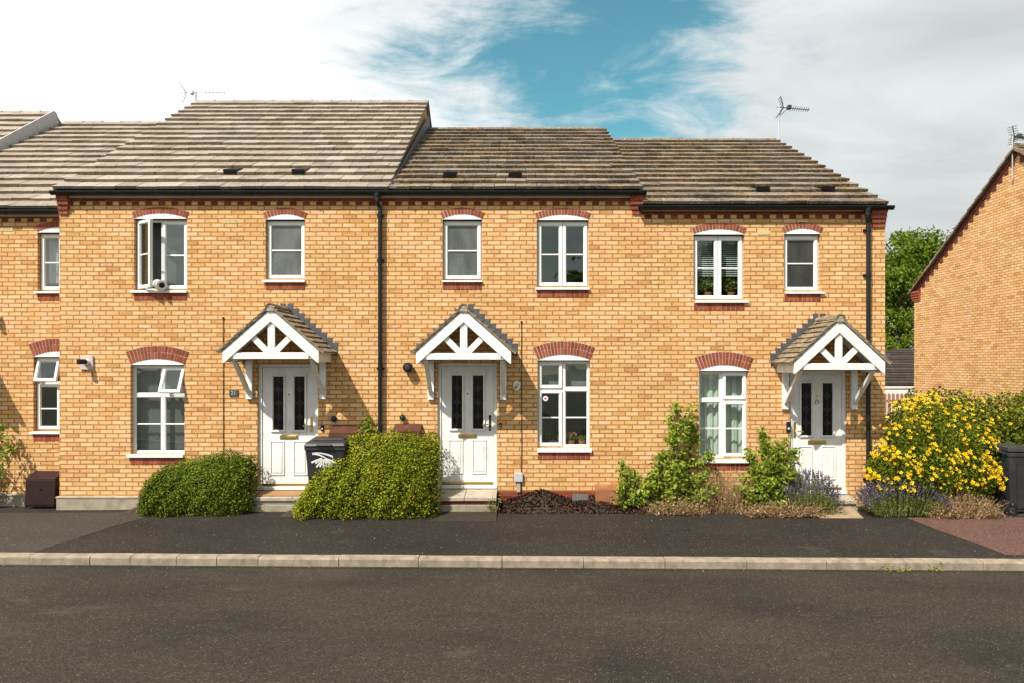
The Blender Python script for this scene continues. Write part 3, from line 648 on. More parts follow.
def canopy(root, cx, za, tile=None, worn=False, y=0.0, postz=None, half=0.72, d=0.72):
    """gabled timber porch canopy: za = outer apex of the bargeboards"""
    P = PAINTW if worn else PAINT
    yf = y - d; rise = 0.64; cut = 0.185; ze = za - rise; bt = 0.145 / math.cos(math.atan2(rise, half))
    base_ = MB()   # side fascia boards and the flat soffit beams
    for s in (-1, 1):
        xo = cx + s * half
        base_.box(xo - s * 0.004, xo - s * 0.03, yf + 0.03, y - 0.002, ze - 0.165, ze - 0.015)
    rootp = base_.build('porch_canopy', P, root, 0.003)
    bg = MB()
    for s in (-1, 1):
        xi = half - 0.155 * half / rise * 0
        poly = [(cx, za), (cx + s * half, ze), (cx + s * half, ze - cut), (cx, za - bt)]
        # lower corner: cut level with the tip
        t = (cut - bt) / (rise)  # point where the underside of the board meets the tip
        poly = [(cx + s * 0.0005, za), (cx + s * half, ze), (cx + s * half, ze - cut), (cx + s * (half - 0.03), ze - cut + 0.012), (cx + s * 0.0005, za - bt)]
        bg.prism(poly, yf, yf + 0.028)
    bg.build('bargeboard', P, rootp, 0.004)
    tr = MB(); zc1 = ze - 0.02; zc0 = zc1 - 0.10; xin = half * (za - bt - zc1) / rise + 0.06
    tr.box(cx - xin - 0.05, cx + xin + 0.05, yf + 0.030, yf + 0.055, zc0, zc1)
    tr.box(cx - xin + 0.02, cx + xin - 0.02, yf + 0.012, yf + 0.032, zc0 - 0.0, zc0 + 0.085)
    tr.box(cx - 0.055, cx + 0.055, yf + 0.026, yf + 0.052, zc1, za - bt + 0.06)
    for s in (-1, 1):
        tr.bar((cx + s * 0.06, yf + 0.042, zc1 + 0.01), (cx + s * 0.285, yf + 0.042, zc1 + 0.235), 0.092, 0.026, 0, (0, 1, 0))
    tr.v = [tuple(p) for p in tr.v]
    tr.build('gable_truss', P, rootp, 0.004)
    pz = postz if postz is not None else ze - 0.76
    for s in (-1, 1):
        bm = MB(); px_ = cx + s * (half - 0.135)
        bm.box(px_ - 0.05, px_ + 0.05, y - 0.055, y - 0.001, pz, ze - 0.13)
        bm.bar((px_, y - 0.05, pz + 0.10), (px_, yf + 0.09, zc0 - 0.005), 0.055, 0.06, 0, (1, 0, 0))
        bm.box(px_ - 0.04, px_ + 0.04, yf + 0.05, y - 0.056, zc0 - 0.0, zc0 + 0.07)
        bm.build('bracket', P, rootp, 0.004)
    # roof: boarding and rows of small tiles
    rf = MB(); sl = math.hypot(half + 0.07, rise * (half + 0.07) / half); ang = math.atan2(rise, half)
    rows = 9; tw = 0.166; nt = int(round((d + 0.03) / tw)); y0 = yf - 0.03; tw = (y - 0.006 - y0) / nt
    rr = random.Random(int(abs(cx) * 100))
    for s in (-1, 1):
        dx, dz = s * math.cos(ang), -math.sin(ang); nx, nz = s * math.sin(ang), math.cos(ang)
        def P3(u, yy, hgt): return (cx + dx * u + nx * hgt, yy, za + 0.036 + dz * u + nz * hgt)
        q = [P3(0, y0 + 0.02, 0), P3(sl - 0.01, y0 + 0.02, 0), P3(sl - 0.01, y - 0.003, 0), P3(0, y - 0.003, 0)]
        q2 = [P3(0, y0 + 0.02, -0.012), P3(sl - 0.01, y0 + 0.02, -0.012), P3(sl - 0.01, y - 0.003, -0.012), P3(0, y - 0.003, -0.012)]
        rf.hexa(q2 + q, 1)
        g = sl / rows
        for r in range(rows):
            off = tw / 2 if r % 2 else 0
            k0 = -1 if r % 2 else 0
            for k in range(k0, nt):
                ya = max(y0, y0 + k * tw + off + 0.002); yb = min(y - 0.006, y0 + (k + 1) * tw + off - 0.002)
                if yb - ya < 0.02: continue
                u1 = (r + 1) * g + rr.uniform(-0.004, 0.004); u0 = r * g - 0.02; h1 = 0.036 + rr.uniform(-0.003, 0.007); h0 = 0.013
                u0 = max(u0, 0.01)
                rf.hexa([P3(u0, ya, h0 - 0.012), P3(u1, ya, h1 - 0.020), P3(u1, yb, h1 - 0.020), P3(u0, yb, h0 - 0.012),
                         P3(u0, ya, h0), P3(u1, ya, h1), P3(u1, yb, h1), P3(u0, yb, h0)], 0)
        # mortared verge under the front tiles
        for r in range(12):
            u0, u1 = r * sl / 12, (r + 1) * sl / 12
            rf.hexa([P3(u0, y0 + 0.012, -0.012), P3(u1, y0 + 0.012, -0.012), P3(u1, yf + 0.03, -0.012), P3(u0, yf + 0.03, -0.012),
                     P3(u0, y0 + 0.006 + rr.uniform(0, 0.006), 0.014), P3(u1, y0 + 0.006, 0.014), P3(u1, yf + 0.03, 0.014), P3(u0, yf + 0.03, 0.014)], 2)
    # half-round ridge tiles
    yy = y0 - 0.008
    while yy < y - 0.03:
        y2 = min(yy + 0.30, y - 0.005); K = 8
        for k in range(K):
            a0, a1 = math.pi * k / K, math.pi * (k + 1) / K
            p = lambda a, rad, q: (cx + math.cos(a) * rad, q, za + 0.015 + math.sin(a) * rad * 0.95)
            rf.hexa([p(a0, 0.062, yy), p(a0, 0.062, y2 - 0.006), p(a1, 0.062, y2 - 0.006), p(a1, 0.062, yy), p(a0, 0.078, yy), p(a0, 0.078, y2 - 0.006), p(a1, 0.078, y2 - 0.006), p(a1, 0.078, yy)], 0)
        yy = y2
    rf.box(cx - 0.055, cx + 0.055, y0 + 0.004, y0 + 0.03, za - 0.03, za + 0.07, 2)
    rf.build('canopy_roof', [tile or TILE_SM, PAINT, OLDMORT], rootp)
    # stepped lead flashing on the wall
    fl = MB(); nst = 9
    for s in (-1, 1):
        for k in range(nst):
            u0, u1 = k / nst, (k + 1) / nst
            xa, xb = cx + s * (half + 0.09) * u0, cx + s * (half + 0.09) * u1
            zA, zB = za - rise * (half + 0.09) / half * u0, za - rise * (half + 0.09) / half * u1
            top = zA + 0.15
            fl.prism([(xa, zA), (xb, zB), (xb + s * 0.012, top - 0.03), (xb + s * 0.02, top), (xa + s * 0.015, top)], y - 0.006 - 0.001 * (k % 2), y + 0.001 * 0)
    fl.build('lead_flashing', LEAD, rootp)
    return rootp

def gutter(root, x0, x1, y, z, r=0.056, brackets=True):
    mb = MB(); K = 8
    for k in range(K):
        a0, a1 = math.pi + math.pi * k / K, math.pi + math.pi * (k + 1) / K
        p = lambda a, rad, x: (x, y + math.cos(a) * rad, z + math.sin(a) * rad)
        mb.hexa([p(a0, r, x0), p(a0, r, x1), p(a1, r, x1), p(a1, r, x0), p(a0, r - 0.005, x0), p(a0, r - 0.005, x1), p(a1, r - 0.005, x1), p(a1, r - 0.005, x0)])
    mb.box(x0, x1, y - r - 0.003, y - r + 0.006, z - 0.004, z + 0.006)
    for xe in (x0, x1):
        mb.prism([(0, 0)], 0, 0) if False else None
        mb.face([(xe, y + math.cos(math.pi + math.pi * k / K) * r, z + math.sin(math.pi + math.pi * k / K) * r) for k in range(K + 1)])
    x = x0 + 0.35
    while x < x1 - 0.1:
        for k in range(K):
            a0, a1 = math.pi + math.pi * k / K, math.pi + math.pi * (k + 1) / K
            p = lambda a, rad, xx: (xx, y + math.cos(a) * rad, z + math.sin(a) * rad)
            mb.hexa([p(a0, r + 0.006, x), p(a0, r + 0.006, x + 0.03), p(a1, r + 0.006, x + 0.03), p(a1, r + 0.006, x), p(a0, r, x), p(a0, r, x + 0.03), p(a1, r, x + 0.03), p(a1, r, x)])
        x += 0.95
    return mb.build('gutter', BLACK, root)

def downpipe(root, x, y, ztop, zbot, ygut):
    mb = MB(); yo = y - 0.065
    mb.lathe((x, ygut, ztop + 0.035), (0, 0, -1), [(0, 0.05), (0.05, 0.05), (0.06, 0.042), (0.12, 0.042)], 12)
    mb.tube([(x, ygut, ztop - 0.05), (x, ygut, ztop - 0.10), (x + 0.035, yo, ztop - 0.19), (x + 0.035, yo, ztop - 0.28), (x + 0.035, yo, zbot)], 0.034, 12)
    for k, z in enumerate((ztop - 0.19 - 0.08, ztop - 1.0, ztop - 2.75, ztop - 4.3)):
        if z < zbot: continue
        mb.lathe((x + 0.035, yo, z), (0, 0, -1), [(0, 0.042), (0.06, 0.042)], 12)
        mb.box(x + 0.035 - 0.06, x + 0.035 + 0.06, y - 0.035, y - 0.002, z - 0.045, z - 0.015)
    return mb.build('downpipe', BLACK, root, smooth=False)

def roof(root, x0, x1, ye, ze, yr, zr, rows, mat, yb, vents=(), seed=1, tw=0.33, verge_l=True, verge_r=True):
    """tiled front slope (every tile its own slab), plain rear slope, ridge tiles"""
    mb = MB(); rr = random.Random(seed)
    ln = math.hypot(yr - ye, zr - ze); dy, dz = (yr - ye) / ln, (zr - ze) / ln; ny, nz = -dz, dy
    g = ln / rows; nt = max(1, int(round((x1 - x0) / tw))); tw = (x1 - x0) / nt
    def P(u, x, h): return (x, ye + dy * u + ny * h, ze + dz * u + nz * h)
    mb.hexa([P(0.05, x0 + 0.02, -0.05), P(0.05, x1 - 0.02, -0.05), P(ln, x1 - 0.02, -0.05), P(ln, x0 + 0.02, -0.05), P(0.05, x0 + 0.02, -0.02), P(0.05, x1 - 0.02, -0.02), P(ln, x1 - 0.02, -0.02), P(ln, x0 + 0.02, -0.02)], 1)
    for r in range(rows):
        off = (r % 2) * 0.5
        rowdz = rr.uniform(-0.002, 0.003)
        for k in range(-1, nt + 1):
            xa = max(x0, x0 + (k + off) * tw); xb = min(x1, x0 + (k + 1 + off) * tw)
            if xb - xa < 0.03: continue
            ga = rr.uniform(0.006, 0.012)
            if k > -1: xa += ga
            u0 = r * g + rr.uniform(-0.011, 0.011); u1 = min(ln + 0.01, (r + 1) * g + 0.06)
            hL = 0.062 + rowdz + rr.uniform(-0.003, 0.005); hR = hL + rr.uniform(-0.004, 0.004); hU = 0.006 + rr.uniform(-0.002, 0.002)
            t = 0.042
            mb.hexa([P(u0, xa, hL - t - 0.004), P(u0, xb, hR - t - 0.004), P(u1, xb, hU - t * 0.6), P(u1, xa, hU - t * 0.6), P(u0, xa, hL), P(u0, xb, hR), P(u1, xb, hU), P(u1, xa, hU)], 0)
    # rear slope
    mb.hexa([(x0, yr, zr - 0.03), (x1, yr, zr - 0.03), (x1, yb, ze - 0.03), (x0, yb, ze - 0.03), (x0, yr, zr + 0.02), (x1, yr, zr + 0.02), (x1, yb, ze + 0.02), (x0, yb, ze + 0.02)], 0)
    o = mb.build('roof', [mat, SOIL], root)
    rd = MB(); xx = x0; K = 8
    while xx < x1 - 0.05:
        x2 = min(xx + 0.45, x1); a = rr.uniform(-0.006, 0.006)
        for k in range(K):
            a0, a1 = math.pi * k / K, math.pi * (k + 1) / K
            p = lambda an, rad, q: (q, yr + math.cos(an) * rad, zr - 0.085 + a + math.sin(an) * rad)
            rd.hexa([p(a1, 0.10, xx + 0.006), p(a1, 0.10, x2 - 0.006), p(a0, 0.10, x2 - 0.006), p(a0, 0.10, xx + 0.006), p(a1, 0.118, xx + 0.006), p(a1, 0.118, x2 - 0.006), p(a0, 0.118, x2 - 0.006), p(a0, 0.118, xx + 0.006)], 0)
        rd.box(x2 - 0.012, x2 + 0.012, yr - 0.10, yr + 0.10, zr - 0.09, zr + 0.018, 1) if x2 < x1 - 0.1 else None
        xx = x2
    rd.build('ridge_tiles', [mat, MORTAR], o)
    # verge mortar and undercloak
    for xv, s, on in ((x0, 1, verge_l), (x1, -1, verge_r)):
        if not on: continue
        vg = MB()
        vg.hexa([P(0, xv + s * 0.012, -0.035), P(ln, xv + s * 0.012, -0.035), P(ln, xv + s * 0.05, -0.035), P(0, xv + s * 0.05, -0.035),
                 P(0, xv + s * 0.010, 0.012), P(ln, xv + s * 0.010, 0.002), P(ln, xv + s * 0.05, 0.002), P(0, xv + s * 0.05, 0.012)], 0)
        vg.build('verge', VERGE, o)
    for vx, row in vents:
        vm = MB(); u0 = row * g - 0.01; u1 = u0 + g * 0.62; w = 0.115
        vm.hexa([P(u0, vx - w, 0.03), P(u0, vx + w, 0.03), P(u1, vx + w, 0.02), P(u1, vx - w, 0.02), P(u0, vx - w * 0.92, 0.115), P(u0, vx + w * 0.92, 0.115), P(u1 + 0.10, vx + w, 0.03), P(u1 + 0.10, vx - w, 0.03)])
        for k in range(4):
            vm.bar(P(u0 - 0.006, vx - w * 0.85 + 0, 0.04 + 0.014 * k), P(u0 - 0.006, vx + w * 0.85, 0.04 + 0.014 * k), 0.006, 0.006)
        vm.build('roof_vent', BLACK, o)
    return o

def gable_side(mb, xw, y0, y1, zb, zeave, yr, zr, s, mi=0):
    pts = [(xw, y0, zb), (xw, y1, zb), (xw, y1, zeave), (xw, yr, zr), (xw, y0, zeave)]
    if s < 0: pts = pts[::-1]
    mb.face(pts, mi)

def corbel(root, x, y, ztop, s, w=0.18):
    """stepped red brick corbel at the end of the eaves"""
    mb = MB(); rr = random.Random(int(abs(x) * 50))
    for k, (pr, ww) in enumerate(((0.10, w), (0.075, w), (0.05, w * 0.92), (0.028, w * 0.82))):
        z1 = ztop - k * 0.075; x0, x1 = (x, x - s * ww); a, b = min(x0, x1), max(x0, x1)
        mb.box(a + 0.002, (a + b) / 2 - 0.004, y - pr, y + 0.01, z1 - 0.069, z1, 0); mb.box((a + b) / 2 + 0.004, b - 0.002, y - pr, y + 0.01, z1 - 0.069, z1, 0)
        mb.box(a + 0.006, b - 0.006, y - pr + 0.008, y + 0.01, z1 - 0.075, z1, 1)
    return mb.build('corbel', [REDB, MORTAR], root, 0.003)

def eaves(root, x0, x1, y, zs):
    mb = MB(); mb.box(x0, x1, y - 0.05, y - 0.001, zs + 0.028, zs + 0.16, 0); mb.box(x0, x1, y - 0.045, y - 0.001, zs - 0.012, zs + 0.026, 1)
    return mb.build('fascia', [BLACK, CREAM], root)

def interior(root, x0, x1, y0, y1, zmid, ztop):
    mb = MB()
    mb.box(x0 + 0.12, x1 - 0.12, y0 + 0.3, y1 - 0.12, zmid - 0.12, zmid + 0.12)
    mb.box(x0 + 0.12, x1 - 0.12, y0 + 0.3, y1 - 0.12, ztop - 0.1, ztop - 0.02)
    mb.box(x0 + 0.12, x1 - 0.12, y0 + 3.2, y0 + 3.3, 0.2, ztop - 0.1)
    mb.box(x0 + 0.12, x1 - 0.12, y0 + 0.3, y1 - 0.12, 0.12, 0.22)
    return mb.build('room_interior', INNER, root)

def air_brick(root, px, py, y=0.0):
    mb = MB(); x, z = X(px, y), Z(py, y)
    mb.box(x - 0.105, x + 0.105, y - 0.004, y + 0.02, z - 0.032, z + 0.032)
    for k in range(8): mb.box(x - 0.095 + k * 0.025, x - 0.082 + k * 0.025, y - 0.008, y - 0.003, z - 0.026, z + 0.026)
    return mb.build('air_brick', AIRB, root)

HOLES = {}
def house(name, label, x0, x1, y, yr, ze, zr, rows, wallz, brick, tile, holes, back, roofx, vents=(), seed=1, zfoot=-0.3, soff=None, verges=(True, True)):
    root = thing('terraced_house', ((x0 + x1) / 2, y, 0), label, 'house', 'terraced houses in the brick row')
    w = MB(); wall_face(w, x0, x1, zfoot, wallz, y, holes)
    w.face([(x1, back, zfoot), (x0, back, zfoot), (x0, back, wallz), (x1, back, wallz)])
    gable_side(w, x1, y, back, zfoot, wallz, yr, zr - 0.10, 1); gable_side(w, x0, y, back, zfoot, wallz, yr, zr - 0.10, -1)
    w.build('wall', brick, root)
    roof(root, roofx[0], roofx[1], y - 0.10, ze, yr, zr, rows, tile, back + 0.1, vents, seed, verge_l=verges[0], verge_r=verges[1])
    interior(root, x0, x1, y, back, 2.75, wallz)
    return root

YB = 9.6
# --- heights along the eaves (metres above the pavement)
E1 = 5.157; E3 = 4.92; Y0 = 0.30
E0 = Z(209, Y0 - 0.1)
W1 = Z(197.5); W3 = Z(197.5) - 3 * 0.0711; W0 = Z(216, Y0)
B1 = brick_mat('buff_brick_left', Z(205.6), seed=1.0)
B2 = brick_mat('buff_brick_centre', Z(205.6), plinth=Z(491.2), seed=1.0)
B3 = brick_mat('buff_brick_right', Z(205.6), seed=1.0, dent=-3)
B0 = brick_mat('buff_brick_set_back', Z(222.2, Y0), seed=5.0)
X1L, X12, X23, X3R = X(59.5), X(385), X(641), X(885)

def hole(px, py, y=0.0, head=0.022): return (X(px[0], y), X(px[1], y), Z(py[1], y), Z(py[0], y) + head)

# ---------------- house with the open upstairs window (left of the three)
wa, wb, wc, d1 = ((134, 187), (219.3, 290)), ((265.5, 305), (220, 279.5)), ((130.5, 184.5), (365.5, 454)), ((257.5, 318), (364, 490))
h1 = house('house', 'wide pale-roofed brick terraced house with its upstairs casement open and a house number plaque', X1L, X12, 0, 4.8, E1, 8.47, 17, W1, B1, TILE_GLARE,
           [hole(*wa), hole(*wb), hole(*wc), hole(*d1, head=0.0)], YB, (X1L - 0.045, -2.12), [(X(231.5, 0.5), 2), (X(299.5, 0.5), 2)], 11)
make_window(h1, *wa, kind='double', sill_px=(131.5, 187.5, 290, 293), opts={'open': {0: ('left', R(36))}})
make_window(h1, *wb, kind='single', sill_px=(263, 305.5, 279.5, 282.5), glass=FROST)
make_window(h1, *wc, kind='four', sill_px=(127.5, 184, 454, 457.5), ring=0.105, nring=2, arch_rise=0.085,
            opts={'transom': 395.5, 'mull': 160.5, 'bar': 424.5, 'sash': ((1, 'top'),), 'open': {(1, 'top'): ('top', R(24))}})
make_door(h1, *d1, handle='right', extra='peep')
canopy(h1, -3.78, 3.195, half=0.73)
eaves(h1, X1L + 0.16, X12 - 0.002, 0, W1); gutter(h1, X1L - 0.06, X12 + 0.0, -0.108, E1 - 0.028)
downpipe(h1, X(380.5) - 0.03, 0, E1 - 0.09, 0.05, -0.108)
corbel(h1, X1L, 0, W1 + 0.02, -1)
air_brick(h1, 230, 221.5)
pl = MB(); pl.box(X1L - 0.03, X(145), -0.035, 0.02, -0.25, Z(498)); pl.box(X1L - 0.035, X(145), -0.045, 0.02, Z(498), Z(496.3), 1)
pl.build('plinth', [PLINTH, CONC], h1, 0.004)
# ---------------- middle house
wa, wb, wc, d2 = ((442.5, 482), (220, 280)), ((536.8, 588.8), (220.5, 287)), ((537.5, 590), (361, 448)), ((437.5, 497), (363, 488.5))
h2 = house('house', 'narrow middle brick terraced house with mulch bed, oval door plaque and grey cable box', X12, X23, 0, 4.8, E1, 7.84, 15, W1, B2, TILE_MID,
           [hole(*wa), hole(*wb), hole(*wc), hole(*d2, head=0.0)], YB, (-2.13, X(643.2, -0.1)), [(X(449.5, 0.5), 2), (X(515, 0.5), 2)], 12, verges=(False, True))
make_window(h2, *wa, kind='single', sill_px=(442, 482.5, 280, 282.3), glass=FROST)
make_window(h2, *wb, kind='double', sill_px=(535.5, 589.5, 287, 290))
make_window(h2, *wc, kind='four', sill_px=(537.5, 591.5, 448, 452.3), ring=0.105, nring=2, arch_rise=0.085,
            opts={'transom': 389.5, 'mull': 563.5, 'bar': 418, 'sash': ((0, 'top'), (0, 'low'))})
make_door(h2, *d2, handle='right', black_handle=True, extra='peep')
canopy(h2, -0.855, 3.185, worn=True)
eaves(h2, X12, X23 - 0.16, 0, W1); gutter(h2, X12 + 0.001, X(645), -0.108, E1 - 0.028)
corbel(h2, X23 + 0.02, 0, W1 + 0.02, 1, 0.2)
air_brick(h2, 515, 217); air_brick(h2, 557, 339.5)
# ---------------- right house of the row
wa, wb, wc, d3 = ((693.5, 744.5), (235, 300)), ((784, 820.5), (234.5, 291.5)), ((699, 748.5), (371.5, 458.5)), ((790, 847), (371, 494))
h3 = house('house', 'end brick terraced house on the right with lower eaves and number 17 door', X23, X3R, 0, 4.75, E3, 7.57, 15, W3, B3, TILE_MID,
           [hole(*wa), hole(*wb), hole(*wc), hole(*d3, head=0.0)], YB, (X23 + 0.002, X(888, -0.1)), [(X(763.5, 0.5), 2), (X(828.5, 0.5), 2)], 13, verges=(False, True))
make_window(h3, *wa, kind='double', sill_px=(695.5, 748, 300, 303))
make_window(h3, *wb, kind='single', sill_px=(785.5, 824.5, 291.5, 294), glass=FROSTD)
make_window(h3, *wc, kind='four', sill_px=(699.5, 753, 459, 463), ring=0.105, nring=2, arch_rise=0.085,
            opts={'transom': 400.5, 'mull': 723, 'bar': 429, 'sash': ((1, 'top'), (1, 'low'))})
door3, r3, dcx, dys = make_door(h3, *d3, handle='left')
canopy(h3, 4.845, 3.03, half=0.69)
eaves(h3, X23 + 0.02, X3R - 0.18, 0, W3); gutter(h3, X23 - 0.06, X(893, -0.1), -0.108, E3 - 0.028)
downpipe(h3, X(866) - 0.03, 0, E3 - 0.09, 0.05, -0.108)
corbel(h3, X3R, 0, W3 + 0.02, 1, 0.26)
air_brick(h3, 764, 233)
NUM = simple('dark_numerals', (0.03, 0.028, 0.025), 0.4)
text_mesh('17', 0.085, NUM, 'door_number', door3, (dcx + 0.0, dys - 0.004, Z(403)))
kn = MB(); kn.box(dcx - 0.014, dcx + 0.014, dys - 0.02, dys, Z(397.5), Z(394.5)); kn.lathe((dcx, dys - 0.006, Z(400.3)), (0, -1, 0), [(0, 0.014), (0.012, 0.016), (0.02, 0.008)], 10)
kn.build('door_knocker', BRASS, door3, 0.002)
# ---------------- set-back house at the left edge, and the roof beyond it
XE0 = -10.75
wa, wb = ((37.5, 82), (233, 291)), ((33.5, 81), (357.5, 431))
dd = (X(-69, 0), X(-69, 0) + 0.97, 0.30, 2.35)
h0 = house('house', 'set-back brick terraced house cut off by the left edge of the photo', XE0, X1L + 0.62, Y0, 5.1, E0, 8.09, 16, W0, B0, TILE_GLARE,
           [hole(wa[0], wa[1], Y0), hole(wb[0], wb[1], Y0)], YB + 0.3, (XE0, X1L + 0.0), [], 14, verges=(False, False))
make_window(h0, *wa, y=Y0, kind='double', sill_px=(35.5, 83, 291, 293.5))
make_window(h0, *wb, y=Y0, kind='four', sill_px=(31, 82, 431, 434), ring=0.105, nring=2, arch_rise=0.085,
            opts={'transom': 383, 'mull': 58.5, 'bar': 409, 'sash': ((0, 'top'), (0, 'low')), 'open': {(0, 'top'): ('top', R(15))}})
canopy(h0, -9.66, 3.17, y=Y0)
eaves(h0, XE0, X1L - 0.002, Y0, W0); gutter(h0, XE0, X1L - 0.004, Y0 - 0.108, E0 - 0.028)
air_brick(h0, 7, 229.5, Y0)
pl = MB(); pl.box(XE0, X(27, Y0), Y0 - 0.035, Y0 + 0.02, -0.25, Z(495.5, Y0)); pl.box(XE0, X(27, Y0), Y0 - 0.045, Y0 + 0.02, Z(495.5, Y0), Z(493.8, Y0), 1)
pl.build('plinth', [PLINTH, CONC], h0, 0.004)
hf = house('house', 'higher roofed brick house past the set-back house at the far left', -16, XE0 - 0.002, 0.0, 4.75, 4.72, Z(112.5, 4.75), 16, 4.65, B0, TILE_GLARE, [], YB, (-16, XE0 - 0.03), [], 15)
fl = MB(); a = Vector((XE0 + 0.02, 0.0, 4.72)); b = Vector((XE0 + 0.02, 4.75, Z(112.5, 4.75)))
fl.bar(a + Vector((0, 0, -0.14)), b + Vector((0, 0, -0.14)), 0.03, 0.36, 0, (0, 0, 1)); fl.build('lead_flashing', LEADP, hf)

# lead soakers where the middle roof meets the taller gable
lf = MB()
ln = math.hypot(4.9, 7.84 - E1); dy_, dz_ = 4.9 / ln, (7.84 - E1) / ln
lf.hexa([(-2.118, -0.05, E1 + 0.01), (-2.095, -0.05, E1 + 0.01), (-2.095, 4.75, 7.83), (-2.118, 4.75, 7.83), (-2.118, -0.05, E1 + 0.06), (-2.100, -0.05, E1 + 0.06), (-2.100, 4.75, 8.14), (-2.118, 4.75, 8.14)], 0)
for k in range(15):
    u0, u1 = k * ln / 15 - 0.002, (k + 1) * ln / 15
    P = lambda u, x, h: (x, -0.10 + dy_ * u - dz_ * h, E1 + dz_ * u + dy_ * h)
    lf.hexa([P(u0, -2.10, 0.03), P(u0, -1.99, 0.03), P(u1, -1.99, 0.008), P(u1, -2.10, 0.008), P(u0, -2.10, 0.042), P(u0, -1.99, 0.042), P(u1, -1.99, 0.014), P(u1, -2.10, 0.014)], 1)
lf.build('lead_flashing', [LEAD, LEADP], h2)

# ---------------- detached house at the right edge: side gable facing the row
XR = 12.55
BR = brick_mat('buff_brick_detached', 4.55, dent=None, seed=9.0)
hr = thing('detached_house', (XR + 4, 6.15, -0.3), 'detached brick house at the right edge with its blank gable turned sideways', 'house')
yA, yBk, yRd, zEv, zRd = 1.62, 10.68, 6.15, Z(291, 10.68), Z(148.5, 6.15)
w = MB(); gable_side(w, XR, yA, yBk, -0.5, zEv, yRd, zRd - 0.06, -1)
w.face([(XR, yA, -0.5), (XR + 9, yA, -0.5), (XR + 9, yA, zEv), (XR, yA, zEv)]); w.face([(XR + 9, yBk, -0.5), (XR, yBk, -0.5), (XR, yBk, zEv), (XR + 9, yBk, zEv)])
gable_side(w, XR + 9, yA, yBk, -0.5, zEv, yRd, zRd - 0.06, 1)
w.build('wall', BR, hr)
rf = MB()
for yA_, s in ((yA - 0.15, 1), (yBk + 0.15, -1)):
    ze_ = zEv - 0.11
    rows = 16
    for r in range(rows):
        y0_, y1_ = yA_ + (yRd - yA_) * r / rows, yA_ + (yRd - yA_) * (r + 1) / rows
        z0_, z1_ = ze_ + (zRd - ze_) * r / rows, ze_ + (zRd - ze_) * (r + 1) / rows
        a = [(XR - 0.13, y0_, z0_ - 0.02), (XR + 9.05, y0_, z0_ - 0.02), (XR + 9.05, y1_, z1_ - 0.03), (XR - 0.13, y1_, z1_ - 0.03)]
        b = [(XR - 0.13, y0_, z0_ + 0.065), (XR + 9.05, y0_, z0_ + 0.065), (XR + 9.05, y1_, z1_ + 0.025), (XR - 0.13, y1_, z1_ + 0.025)]
        rf.hexa(a + b, 0)
rf.tube([(XR - 0.06, yRd, zRd + 0.03), (XR + 9.05, yRd, zRd + 0.03)], 0.11, 10, 0)
o = rf.build('roof', TILE_MID, hr)
vg = MB()
for ya, s in ((yA, 1), (yBk, -1)):
    n_ = 40
    for k in range(n_):
        t0, t1 = k / n_, (k + 1) / n_
        p0 = Vector((XR, ya + (yRd - ya) * t0, zEv - 0.08 + (zRd - 0.06 - zEv + 0.06) * t0)); p1 = Vector((XR, ya + (yRd - ya) * t1, zEv - 0.08 + (zRd - 0.06 - zEv + 0.06) * t1))
        vg.bar(p0 + Vector((-0.012, 0, -0.02)), p1 + Vector((-0.012, 0, -0.02)), 0.05, 0.085, 0)
        if k % 2 == 0:
            m = (p0 + p1) / 2; vg.box(XR - 0.022, XR + 0.01, m.y - 0.075, m.y + 0.075, m.z - 0.19, m.z - 0.05, 0)
vg.build('verge_bricks', [VRED], hr)
cb = MB()
for k, ww in enumerate((0.62, 0.5, 0.40, 0.3)):
    cb.box(XR - 0.10 + 0.02 * k, XR + 0.05, yBk - 0.35, yBk + 0.10 - 0.02 * k, zEv - 0.02 - 0.075 * (k + 1), zEv - 0.025 - 0.075 * k)
cb.build('corbel', REDB, hr)

